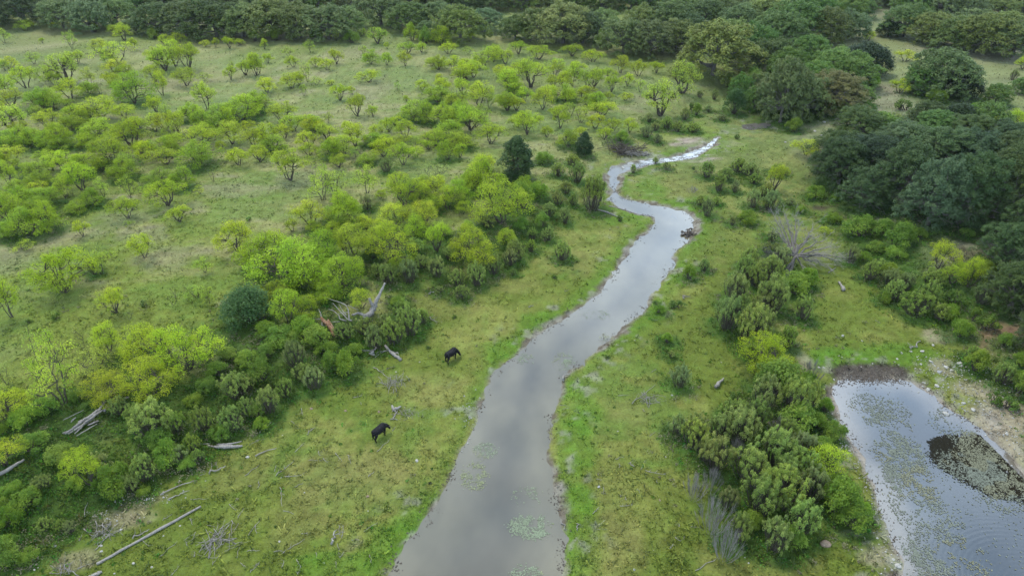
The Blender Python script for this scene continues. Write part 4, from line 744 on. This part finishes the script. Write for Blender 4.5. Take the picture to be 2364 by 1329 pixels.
# the stack of weathered boards and rails: each one a log of its own
for i, (a, b, c, d, up, rr) in enumerate(((143, 995, 190, 965, .25, .16), (150, 998, 200, 972, .3, .14), (158, 1001, 215, 968, .35, .15), (165, 985, 210, 955, .6, .17), (175, 978, 215, 950, .7, .18), (190, 965, 232, 940, .8, .20), (200, 972, 238, 948, .7, .16), (215, 950, 245, 932, .9, .16), (196, 975, 222, 958, .6, .10),
        (170, 1003, 196, 985, .3, .10), (240, 948, 300, 910, .7, .16), (235, 950, 262, 932, .8, .17), (150, 975, 190, 953, .35, .06), (160, 970, 172, 962, .5, .10), (176, 1008, 230, 968, .3, .08), (205, 985, 228, 968, .35, .11))):
    a += R0.randn() * 5; b += R0.randn() * 4; c += R0.randn() * 5; d += R0.randn() * 4
    o = wood('weathered_rail', (a + c) / 2, (b + d) / 2, [([(a, b, up * .7), ((a + c) / 2, (b + d) / 2, up), (c, d, up)], [rr * .55, rr * .7, rr * .45])], None, None, 'dead' if i % 3 else 'twig', 20 + i)
    PL.append([o, (a + c) / 2, (b + d) / 2, o.location.x, o.location.y, 1, 'rail', 'timber', 'weathered rails of the pile in the left thicket'])
# bare spreading tree on the right, with a trunk, limbs and twigs
def bare_tree():
    base = G(1815, 640); r = RS(8); o = bpy.data.objects.new('bare_tree', None); COL.objects.link(o); o.location = base[:3]
    tr = MB(); j = loc(base, 1834, 591, 1.9)
    for k in range(4): tr.tube(wig(np.array([r.randn() * .25, r.randn() * .25, -.1]), j + r.randn(3) * .12, 7, .08, r), np.linspace(.26, .15, 7), 6)
    link('trunk', tr.mesh('trunk', M['greybark'], True), o)
    tg = [(1792, 533, 3.5), (1800, 505, 4), (1810, 488, 4.5), (1820, 510, 4), (1838, 500, 4.5), (1845, 520, 4), (1880, 520, 3.5), (1870, 545, 3), (1905, 552, 3.0), (1920, 570, 2.6), (1928, 598, 2), (1900, 590, 2.2), (1870, 600, 1.5), (1860, 625, .8), (1790, 592, 1.6), (1785, 585, 1.8), (1940, 595, 1.0), (1895, 610, 1.0), (1788, 500, 4)]
    for q in tg:
        e = loc(base, *q); mb = MB(); P = wig(j, e, 8, .13, r, .15); mb.tube(P, np.linspace(.16, .035, 8), 5)
        link('branch', mb.mesh('branch', M['greybark'], True), o)
        for _ in range(1):
            tw = MB()
            for _ in range(22):
                k = r.randint(3, 8); d = (e - j) / np.linalg.norm(e - j) * (.5 + r.rand() * 1.3) + r.randn(3) * .55; T = wig(P[k], P[k] + d, 4, .06, r); tw.tube(T, [.016, .012, .009, .005], 3, cap=False)
                for _ in range(3): tw.tube(wig(T[2], T[2] + d * .4 + r.randn(3) * .3, 3, .04, r), [.012, .009, .005], 3, cap=False)
            link('twigs', tw.mesh('twigs', M['twig']), o.children[-1])
    tag(o, 'big leafless grey tree spreading over the grass in front of the dark oaks', 'dead tree')
bare_tree()
def brush(name, px, py, W, H, n, m, label, cat, seed, rad=.06):
    r = RS(seed); mb = MB()
    for i in range(n):
        a = r.rand() * 6.28; c = np.array([r.randn() * W * .25, r.randn() * W * .16, r.rand() * H * .7]); d = np.array([math.cos(a), math.sin(a), .35 * r.randn()]) * W * (.15 + .22 * r.rand())
        P = wig(c - d, c + d, 5, .06, r); P[:, 2] = np.maximum(P[:, 2], .04); mb.tube(P, np.linspace(rad, rad * .3, 5) * (.5 + r.rand()), 4)
    X, Y, Z_, s = G(px, py); tag(link(name, mb.mesh(name, M[m], True), None, (X, Y, Z_)), label, cat)
brush('brush_pile', 1438, 350, 6.5, 1.5, 110, 'bark', 'tangled brown brush pile above the creek', 'brush', 1)
brush('brush_pile', 1462, 356, 4, .9, 50, 'dead', 'small pale brush heap beside the brown brush pile', 'brush', 2)
brush('white_snag', 1487, 358, 1.6, .8, 9, 'dead', 'white forked snag on the far creek bank', 'driftwood', 3, .1)
brush('creek_snag', 1591, 542, 1.5, .9, 30, 'mud', 'dark tangled snag at the water edge in the creek bend', 'driftwood', 4, .16)
brush('twig_heap', 500, 1250, 3.2, .35, 40, 'twig', 'low heap of thin grey twigs right of the long pole', 'twigs', 5, .03)
brush('twig_heap', 235, 1235, 2.4, .3, 26, 'twig', 'thin grey twigs fanned out left of the long pole', 'twigs', 6, .03)
brush('twig_heap', 945, 955, 2.2, .35, 26, 'twig', 'wispy twig heap above the lower cow head', 'twigs', 7, .02)
brush('twig_heap', 905, 885, 2.6, .4, 34, 'twig', 'spreading dead twig bundle between the two cattle', 'twigs', 8, .025)
brush('twig_heap', 1500, 925, 2.6, .35, 26, 'twig', 'dark thin twig bundle on the grass right of the creek', 'twigs', 9, .03)
brush('twig_heap', 150, 1315, 1.8, .3, 22, 'twig', 'little twig heap near the bottom left corner', 'twigs', 10, .03)
# ------------------------------------------------------------------ stones
STO = {}
for m in ('stone', 'greystone', 'brownstone'):
    for v in range(4):
        r = RS(400 + v); me = bpy.data.meshes.new('stone'); import bmesh
        bm = bmesh.new(); bmesh.ops.create_icosphere(bm, subdivisions=3, radius=.5)
        n3 = r.randn(7, 3)
        for q in bm.verts:
            c = q.co.copy(); f = 1 + sum(.09 * math.sin(2.6 * c.dot(Vector(k)) + i) for i, k in enumerate(n3))
            q.co = Vector((c.x * f, c.y * f * (.7 + .08 * v), max(c.z * f * .62, -.16)))
        for k in n3[:4]:   # broken facets
            nn = Vector(k).normalized(); nn.z = abs(nn.z) * .6
            for q in bm.verts:
                e = q.co.dot(nn) - .36
                if e > 0: q.co -= nn * e * .9
        bm.to_mesh(me); bm.free(); me.materials.append(M[m]); STO[m, v] = me
sn = 0
def stones(ox, oy, s, zz=1.0):
    global sn
    for q in s.split(','):
        a = q.split(); m = {'g': 'greystone', 'b': 'brownstone'}.get(a[3] if len(a) > 3 else '', 'stone')
        X, Y, Z_, sc = G(ox + float(a[0]) * Z, oy + float(a[1]) * Z); d = float(a[2]) * Z / sc * .85
        Z_ = max(Z_, WZ - .02)
        o = link('stone', STO[m, sn % 4], None, (X, Y, Z_ + d * .06)); o.scale = (d * 1.1, d * 1.05, d * .95); o.rotation_euler[2] = R0.rand() * 6.28; sn += 1
        PL.append([o, ox + float(a[0]) * Z, oy + float(a[1]) * Z, X, Y, d, {'stone': 'stone', 'greystone': 'grey stone', 'brownstone': 'brown stone'}[m], 'stone', 'loose stones lying about'])
stones(0, 989, "490 1055 50,915 1055 30,915 1105 28,1090 912 28,985 962 25,1625 875 22,1475 965 16,1205 1215 32,1370 1250 28,1032 1305 22,2235 255 35,310 1272 22,920 760 22,960 740 20,840 790 20,1255 775 16,1260 805 16,1300 800 16,1375 630 16,1620 470 16,1385 470 15,1455 495 15,1475 570 16,1675 622 15,1855 470 15,345 1252 16")
stones(590, 989, "213 1018 25,1455 290 35,1015 742 15,615 1212 20,440 577 15,232 440 15,245 62 16,1010 610 38 b")
stones(590, 660, "505 1105 32 b,810 1125 26 b,1115 1135 32 b,1480 685 16,1268 775 17")
stones(1180, 660, "965 1310 15,1895 688 14,1115 490 14,1450 985 22 g")
stones(1180, 989, "1395 255 18,790 525 34 g,1285 1095 12,2110 1160 14,2142 1210 18,960 25 14,1110 1270 30 g,1340 645 22 b")
stones(1764, 989, "1200 1235 62,1165 1180 32,1210 1105 24,1020 985 24,1125 890 16,2190 50 40,685 1240 14,1150 900 14,880 1090 18,775 200 20,2215 145 18,2250 130 18,550 1040 95 b")
stones(1764, 660, "1425 590 46,1325 590 30,1240 605 26,1200 658 24,1505 682 46,1415 705 30,1645 735 46,1765 700 50,1780 725 40,1580 775 50 g,1555 900 46,1480 935 44,1430 905 26,1450 875 20,1800 1058 38,1885 1115 44,1990 1035 30,2148 1005 30,1630 1158 58,675 630 16,705 642 18,495 735 32,535 738 22,630 845 24,690 1133 20 g,600 880 14,980 700 16,875 730 16,1215 710 14,1565 955 16,1615 910 18,1750 985 16,2245 1190 26,2225 1015 22,1525 535 30,710 450 32 g,885 495 22,1690 760 40,2190 1325 30,1240 605 20,540 930 16,1380 640 18,1540 720 20,1990 800 18,1735 940 14,1950 860 16")
stones(1764, 0, "460 1185 30,540 1105 34,520 1225 42,930 980 52,910 1060 52,800 1115 52,1030 1190 38,1290 1100 64 g,870 1110 42,1010 1210 40,1120 1100 44,740 1090 36,190 1285 22,265 1310 30")
stones(1180, 330, "1010 238 40,40 0 20 g,1210 545 22 g,1385 590 26 g,225 1000 12")
# ------------------------------------------------------------------ things nobody could count
def scatter(n, seed, zmin=46, zmax=235, xw=.80):
    r = RS(seed); u = r.rand(n * 2); zz = 1 / (1 / zmin + u * (1 / zmax - 1 / zmin)); px = 1182 + (r.rand(n * 2) - .5) * 2 * 1182 * 1.06
    t = zz; v = (CAM_H / t - st_) / ct
    x = t * (px - 1182) / FPX; y = t * (ct - v * st_); return x[:n], y[:n], r
x, y, r = scatter(230000, 5)
z = hz(x, y); ok = z > WZ + .05
x, y, z = x[ok], y[ok], z[ok]; c = albedo(x, y)
mudk = (c[:, 1] < c[:, 0] * .97) & (r.rand(len(x)) < .6); keep = ~mudk & (r.rand(len(x)) < .35 + .65 * (fbm(x, y, 1.3, 50) > .42)); x, y, z, c = x[keep], y[keep], z[keep], c[keep]
n = len(x); tall_ = (sdist(x, y, MEADOW) < 0) | (sdist(x, y, RIGHT) < 0); far = sstep(60, 200, y)
h = (np.where(tall_, .17, .12) * (.6 + .8 * r.rand(n)) * (.7 + .6 * (fbm(x, y, 2.2, 51) > .5))) * (1 + .5 * far); wd = h * (.55 + .3 * r.rand(n))
a = r.rand(n) * 6.28; A = np.stack([np.cos(a), np.sin(a), 0 * a], 1) * wd[:, None] * .5; lean = np.stack([r.randn(n) * 1.3, r.randn(n) * 1.3, np.ones(n)], 1); lean /= np.linalg.norm(lean, axis=1)[:, None]
p = np.stack([x, y, z - .02], 1); top = p + lean * h[:, None]
Vg = np.stack([p - A * .5, p + A * .5, top + A, top - A], 1).reshape(-1, 3)
mb = MB(); mb.quads(Vg, r.rand(n)); x2, y2, r2 = scatter(16000, 6, 50, 190); z2 = hz(x2, y2); ok = (z2 > WZ + .12) & (fbm(x2, y2, 2.4, 52) > .43); x2, y2, z2 = x2[ok], y2[ok], z2[ok]; c2 = albedo(x2, y2) * (.8 + .45 * r2.rand(len(x2)))[:, None]
i2 = np.repeat(np.arange(len(x2)), 6); n2_ = len(i2); h2 = (.09 + .12 * r2.rand(len(x2)))[i2] * (.7 + .6 * r2.rand(n2_)); a = r2.rand(n2_) * 6.28
p = np.stack([x2[i2], y2[i2], z2[i2] - .02], 1) + r2.randn(n2_, 3) * [.08, .08, 0]; A = np.stack([np.cos(a), np.sin(a), 0 * a], 1) * h2[:, None] * .28; lean = np.stack([r2.randn(n2_) * 1.1, r2.randn(n2_) * 1.1, np.ones(n2_)], 1); top = p + lean * h2[:, None]
mb.quads(np.stack([p - A * .6, p + A * .6, top + A, top - A], 1).reshape(-1, 3), r2.rand(n2_)); c = np.concatenate([c * 1.3, c2[i2] * 1.2])
tag(link('grass', mb.mesh('grass', M['grass'], col=np.clip(c, 0, 1))), 'short grazed grass over the creek banks and meadow', 'grass', kind='stuff')
# weedy undergrowth round the thicket plants and in loose tufts over the meadow
r = RS(9); wx, wy, wr = [], [], []
for X, Y, rad in SHRUBS:
    k = int(18 * min(rad, 6)); an = r.rand(k) * 6.28; q = rad * 1.25 * np.sqrt(r.rand(k)); wx.append(X + q * np.cos(an)); wy.append(Y + q * np.sin(an)); wr.append(.16 + .30 * r.rand(k))
mx_, my_, r2 = scatter(1500, 12, 50, 200); sel = fbm(mx_, my_, 7, 60) > .48; wx.append(mx_[sel]); wy.append(my_[sel]); wr.append(.10 + .14 * r2.rand(sel.sum()))
wx, wy, wr = map(np.concatenate, (wx, wy, wr)); wz = hz(wx, wy); dwat = np.minimum(sdist(wx, wy, CREEK), sdist(wx, wy, POND)); ok = dwat > 1.2; wx, wy, wz, wr = wx[ok], wy[ok], wz[ok], wr[ok]
mb = MB(); nl = 14 * len(wx); idx = np.repeat(np.arange(len(wx)), 14); d = r.randn(nl, 3); d /= np.linalg.norm(d, axis=1)[:, None]; d[:, 2] = abs(d[:, 2])
pos = np.stack([wx, wy, wz + wr * .2], 1)[idx] + d * wr[idx, None] * (.5 + .6 * r.rand(nl, 1)) * [1.3, 1.3, .95]
mb.quads(leafq(pos, d + r.randn(nl, 3) * .6 + [0, 0, .4], .17, r, .5), np.clip(.2 + .6 * r.rand(nl), 0, 1))
cc = np.array([.062, .120, .016]) * (1 + .25 * r.randn(len(wx)))[:, None] * (1 + .2 * r.randn(len(wx), 3)); tanw = (fbm(wx, wy, 5, 61) > .56) & (r.rand(len(wx)) < .5); cc[tanw] = cc[tanw] * 0 + [.16, .15, .085]
tag(link('undergrowth', mb.mesh('undergrowth', M['grass'], col=np.clip(cc[idx], .01, .4))), 'green weedy undergrowth filling the thickets', 'undergrowth', kind='stuff')
# floating pond weed in lacy rafts, each leaf a small flat pad; dark pads paint a reflection
def weeds(name, spots, label, size, colr, seed, P):
    r = RS(seed); X, Y = [], []
    for px, py, rx, ry, n in spots:
        cx, cy, _ = flat(px, py, WZ); a = r.rand(n) * 6.28; q = np.sqrt(r.rand(n)) * (1 + .25 * r.randn(n) * .5); X.append(cx + rx * q * np.cos(a)); Y.append(cy + ry * q * np.sin(a))
    X, Y = np.concatenate(X), np.concatenate(Y); k = (fbm(X, Y, .5, 70, 3) * .55 + fbm(X, Y, 3, 71, 2) * .45 + .25 * (r.rand(len(X)) - .5) > (.42 if name == 'dark_reflection' else .515)) & (sdist(X, Y, P) < -.5); X, Y = X[k], Y[k]
    n = len(X); a = r.rand(n) * 6.28; s = size * (.5 + r.rand(n)); A = np.stack([np.cos(a), np.sin(a), .10 * r.randn(n)], 1) * s[:, None] * .5; B = np.stack([-np.sin(a), np.cos(a), .10 * r.randn(n)], 1) * s[:, None] * .3
    p = np.stack([X, Y, np.full(n, WZ + (.012 if name == 'dark_reflection' else .03)) + .008 * r.rand(n)], 1); mb = MB(); mb.quads(np.stack([p + A, p + B, p - A, p - B], 1).reshape(-1, 3))
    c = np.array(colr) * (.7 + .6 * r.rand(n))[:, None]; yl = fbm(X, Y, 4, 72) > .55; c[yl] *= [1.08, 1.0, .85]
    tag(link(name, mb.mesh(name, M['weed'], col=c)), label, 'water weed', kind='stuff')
weeds('pond_weed', [(2060, 1000, 2.2, 4, 2600), (2080, 1060, 2.2, 4, 3400), (2100, 1120, 2, 3.4, 1900), (2130, 1190, 2.4, 3, 1300), (2150, 1290, 2.4, 3.2, 2400), (2215, 1250, 1.8, 2.2, 1200), (2030, 950, 3, 3, 1200), (2250, 1075, 3.2, 2.2, 2600), (2310, 1100, 3, 2.4, 4200), (2180, 1330, 4, 2.5, 3600), (2210, 985, 2.4, 2.4, 1300), (2350, 1150, 3, 2, 1500), (2345, 1060, 2, 2, 1500), (2260, 1030, 2, 2, 1500), (2200, 1230, 8, 8, 1200)], 'lacy floating weed covering the pond', .15, (.125, .138, .108), 31, POND)
weeds('dark_reflection', [(2215, 1035, 2.4, 1.6, 9000), (2250, 1060, 3.6, 2.2, 16000), (2300, 1080, 4.2, 2.4, 20000), (2350, 1110, 4, 2.2, 14000), (2280, 1030, 1.8, 1.4, 4000), (2190, 1060, 1.2, .9, 1600)], 'painted dark reflection spreading along the pond by its stony bank', .20, (.014, .013, .008), 33, POND)  # near-black pads laid on the water in place of a dark reflection
weeds('creek_weed', [(1095, 1100, 1.2, 1.6, 1500), (1225, 1215, 1.8, 1.2, 2600), (1215, 1150, 1.3, 1.4, 900), (1300, 830, 1.2, 1.2, 500), (1215, 830, 1, 1, 300), (1310, 845, 1.5, 1.2, 600), (1215, 1325, 1.2, .8, 800), (1120, 1040, 1.2, 1, 400), (1370, 725, 2, 1.2, 350)], 'pale weed patches on the creek water', .11, (.17, .20, .13), 32, CREEK)
# wet clods and dead leaves on the shorelines and the muddy tip of the pond
r = RS(14); cx_, cy_ = [], []
for P, n in ((CREEK, 3600), (POND, 1500)):
    i = r.randint(0, len(P), n); t = r.rand(n); a, b = P[i], P[(i + 1) % len(P)]; q = a + (b - a) * t[:, None] + r.randn(n, 2) * .38; cx_.append(q[:, 0]); cy_.append(q[:, 1])
px_, py_, _ = flat(2010, 860); k = 2600; cx_.append(float(px_) + 3.9 * r.randn(k) * .48); cy_.append(float(py_) + 1.3 * r.randn(k) * .5)
X, Y = np.concatenate(cx_), np.concatenate(cy_); k = (Y > 25) & (Y < 150) & ((fbm(X, Y, 1.4, 80) > .52) | (np.arange(len(X)) >= 5100)); X, Y = X[k], Y[k]; n = len(X); zz = np.maximum(hz(X, Y), WZ) + .02; s = .04 + .08 * r.rand(n) ** 2
an = r.rand(n) * 6.28; ca, sa = np.cos(an) * s, np.sin(an) * s; zo = 0 * s
pv = np.stack([np.stack([X + ca, Y + sa, zz], 1), np.stack([X - sa * .7, Y + ca * .7, zz], 1), np.stack([X - ca, Y - sa, zz], 1), np.stack([X + sa * .7, Y - ca * .7, zz], 1)], 1)
tp = pv.mean(1) + np.stack([r.randn(n) * .02, r.randn(n) * .02, s * .7], 1)
mb = MB(); VV = np.concatenate([pv, tp[:, None]], 1).reshape(-1, 3); b5 = np.arange(n)[:, None] * 5
mb.add(VV, np.concatenate([b5 + [0, 1, 4], b5 + [1, 2, 4], b5 + [2, 3, 4], b5 + [3, 0, 4]])); tag(link('shore_litter', mb.mesh('shore_litter', M['mud'])), 'dark wet leaf litter and clods along the waterline', 'litter', kind='stuff')
# small pale pebbles on the gravelly patches
r = RS(15); X, Y = [], []
for px, py, rx, ry, n in ((330, 1150, 2.6, 1.0, 110), (240, 1195, 1.8, .8, 60), (2230, 880, 4, 3.5, 260), (2300, 940, 4, 3.5, 260), (2200, 840, 3, 2, 130), (2340, 1000, 3, 3, 200), (2050, 1270, 1, 2, 60), (1950, 1000, 1, 4, 120), (1990, 1100, .6, 4, 80), (1960, 275, 8, 3, 160), (1870, 285, 6, 2, 60), (2030, 1180, .6, 4, 80), (1085, 960, .8, 3, 60), (1620, 345, 3, 2.5, 70), (1580, 365, 4, 1, 40), (2150, 870, 3, 1.5, 60)):
    g = flat(px, py); X.append(float(g[0]) + rx * r.randn(n) * .6); Y.append(float(g[1]) + ry * r.randn(n) * .6)
X, Y = np.concatenate(X), np.concatenate(Y); n = len(X); zz = np.maximum(hz(X, Y), WZ) + .03; s = .035 + .075 * r.rand(n) ** 3
mb = MB(); ang = np.arange(6) * math.pi / 3; off = r.rand(n) * 6; ring = np.stack([X[:, None] + np.cos(ang + off[:, None]) * s[:, None] * (.8 + .4 * r.rand(n, 6)), Y[:, None] + np.sin(ang + off[:, None]) * s[:, None] * .8, np.repeat((zz - .02)[:, None], 6, 1)], 2)
rg2 = (ring - ring.mean(1)[:, None]) * .6 + ring.mean(1)[:, None] + np.stack([0 * s, 0 * s, s * .8], 1)[:, None]; VV = np.concatenate([ring, rg2], 1).reshape(-1, 3); b12 = np.arange(n)[:, None] * 12
for j in range(6): mb.add(VV if j == 0 else np.zeros((0, 3)), (b12 + [j, (j + 1) % 6, 6 + (j + 1) % 6, 6 + j]) - (0 if j == 0 else mb.n))
mb.add(np.zeros((0, 3)), b12 + np.arange(6, 12) - mb.n)
tag(link('pebbles', mb.mesh('pebbles', M['stone'])), 'small pale pebbles strewn on the bare gravelly spots', 'pebbles', kind='stuff')
# ------------------------------------------------------------------ labels: what it looks like, and where it stands from something one can find
LM = [(880, 1010, 'the lower cow'), (1045, 840, 'the upper cow'), (1192, 432, 'the dark elm'), (1348, 366, 'the ivy-dark stub tree'), (855, 720, 'the broken dead tree'), (220, 955, 'the rail pile'), (343, 1235, 'the straight pole'),
      (520, 1027, 'the grey split log'), (1825, 620, 'the bare tree'), (1960, 875, 'the pond tip'), (1660, 885, 'the white split log'), (1591, 542, 'the creek snag'), (1375, 480, 'the willowy bend shrub'), (1438, 355, 'the brush pile'), (1925, 270, 'the rusty oak'),
      (1990, 180, 'the round juniper'), (2165, 235, 'the lone meadow oak'), (1525, 268, 'the gnarled mistletoe tree'), (155, 672, 'the broad meadow mesquite'), (545, 579, 'the golden mesquite'), (585, 765, 'the big dark bush'), (680, 660, 'the great green mesquite'),
      (425, 160, 'the dark-stemmed pair'), (155, 190, 'the left mistletoe tree'), (555, 277, 'the dense round mesquite'), (825, 268, 'the round-topped mesquite'), (312, 238, 'the forked mesquite'), (1640, 198, 'the broad brown-green oak'), (2130, 540, 'the massive oak grove'),
      (1893, 1100, 'the pondside mesquite'), (1760, 850, 'the bright bank mesquite'), (2290, 930, 'the gravel slope'), (1655, 325, 'the riffle'), (780, 1100, 'the stick-strewn lawn'), (1200, 900, 'the creek middle'), (2040, 1300, 'the pond corner'), (1560, 430, 'the inner creek bend'),
      (1300, 1050, 'the green creek edge'), (740, 105, 'the left wood'), (150, 60, 'the far left wood'), (2240, 140, 'the right wood'), (1800, 110, 'the middle wood'), (1240, 110, 'the round wood oaks'), (1500, 30, 'the small far clearing'), (1060, 700, 'the narrow bank lawn'),
      (400, 350, 'the tangled mesquite belt'), (900, 470, 'the mesquite slope'), (1200, 210, 'the pale mesquite grove'), (150, 400, 'the left mesquite clump'), (2300, 700, 'the right edge oaks'), (1650, 720, 'the right bank shrubs'), (60, 1250, 'the bottom left bushes'), (1750, 1100, 'the broom thicket'), (2060, 160, 'the sloping clearing'), (600, 15, 'the wood behind the meadow'), (2200, 15, 'the wood behind the clearing')]
LMW = [flat(a, b)[:2] for a, b, _ in LM]
ORD = ['', 'second', 'third', 'fourth', 'fifth', 'sixth', 'seventh', 'eighth', 'ninth', 'tenth', 'eleventh', 'twelfth', 'thirteenth', 'fourteenth', 'fifteenth', 'sixteenth', 'seventeenth', 'eighteenth', 'nineteenth', 'twentieth']
SPECIAL = {}
groups = {}
NOUN = {'stick': 'dry stick', 'stone': 'pale stone', 'grey stone': 'grey stone', 'brown stone': 'brown stone', 'rail': 'weathered rail'}
for it in PL:
    o, px, py, X, Y, H, k, cat, grp = it
    noun = LOOK.get(k) or NOUN[k]
    best = min(range(len(LM)), key=lambda i: math.hypot(X - LMW[i][0], Y - LMW[i][1]) + (0 if math.hypot(X - LMW[i][0], Y - LMW[i][1]) > .8 or noun in ('dry stick', 'weathered rail') else 60))
    lx, ly = LMW[best]; dx, dy = X - float(lx), Y - float(ly)
    d = ('right of' if dx > 0 else 'left of') if abs(dx) > abs(dy) else ('behind' if dy > 0 else 'in front of')
    groups.setdefault((noun, best, d), []).append((math.hypot(dx, dy), it, len(groups)))
for (noun, b, d), l in groups.items():
    l.sort(key=lambda q: (q[0], q[2])); n = len(l)
    for i, (dist, it, _) in enumerate(l):
        o, px, py, X, Y, H, k, cat, grp = it
        big = ''
        if cat in ('tree', 'bush', 'shrub'):
            tall_h = {'tree': (3.0, 6.0), 'bush': (1.3, 2.6), 'shrub': (1.3, 2.5)}[cat]
            if k in 'oOqrj': tall_h = (5.5, 8.5)
            big = 'small ' if H < tall_h[0] else ('tall ' if H > tall_h[1] else '')
        lab = '%s%s %s%s%s' % (big, noun, ('closest ' if n > 1 else 'standing ' if cat in ('tree', 'bush', 'shrub', 'weed') else 'lying ') if i == 0 else (ORD[i] if i < 20 else '%dth' % (i + 1)) + ' closest ', d + ' ', LM[b][2])
        if n > 1 and i == n - 1 and n > 3: lab = '%s%s farthest %s %s' % (big, noun, d, LM[b][2])
        tag(o, lab.replace('  ', ' '), cat, grp)
for it in PL:
    if (it[1], it[2]) == (1192, 432): it[0]['label'] = 'dark dense elm standing tall and alone above the pale mesquites'
    if (it[1], it[2]) == (1348, 366): it[0]['label'] = 'narrow dark elm like a stub wrapped in leaves near the brush pile'; 
    if it[6] == 'r': it[0]['label'] = 'oak with a rust-brown top at the edge of the middle wood'
    if it[6] == 'j' and abs(it[1] - 1990) < 1: it[0]['label'] = 'round dark juniper at the edge of the sloping clearing'
    if abs(it[1] - 2165) < 1 and abs(it[2] - 235) < 1: it[0]['label'] = 'lone spreading oak standing in the meadow on the right'
# ------------------------------------------------------------------ the air: thin even haze
me = bpy.data.meshes.new('haze'); x0, x1, y0, y1, z0, z1 = -1100, 1100, -300, 1900, -3.0, 50.0
vs = [(x, y, z) for x in (x0, x1) for y in (y0, y1) for z in (z0, z1)]
me.from_pydata(vs, [], [(0, 1, 3, 2), (4, 6, 7, 5), (0, 4, 5, 1), (2, 3, 7, 6), (0, 2, 6, 4), (1, 5, 7, 3)]); me.update()
hm = bpy.data.materials.new('thin_haze'); hm.use_nodes = True; ht = hm.node_tree; ht.nodes.clear()
ho = ht.nodes.new('ShaderNodeOutputMaterial'); hv = ht.nodes.new('ShaderNodeVolumePrincipled'); hv.inputs['Color'].default_value = (.80, .88, .96, 1); hv.inputs['Density'].default_value = 0.00005
ht.links.new(hv.outputs[0], ho.inputs['Volume']); me.materials.append(hm)
tag(link('haze', me), 'thin pale haze in the air', 'haze', kind='stuff')
SC.cycles.volume_bounces = 0
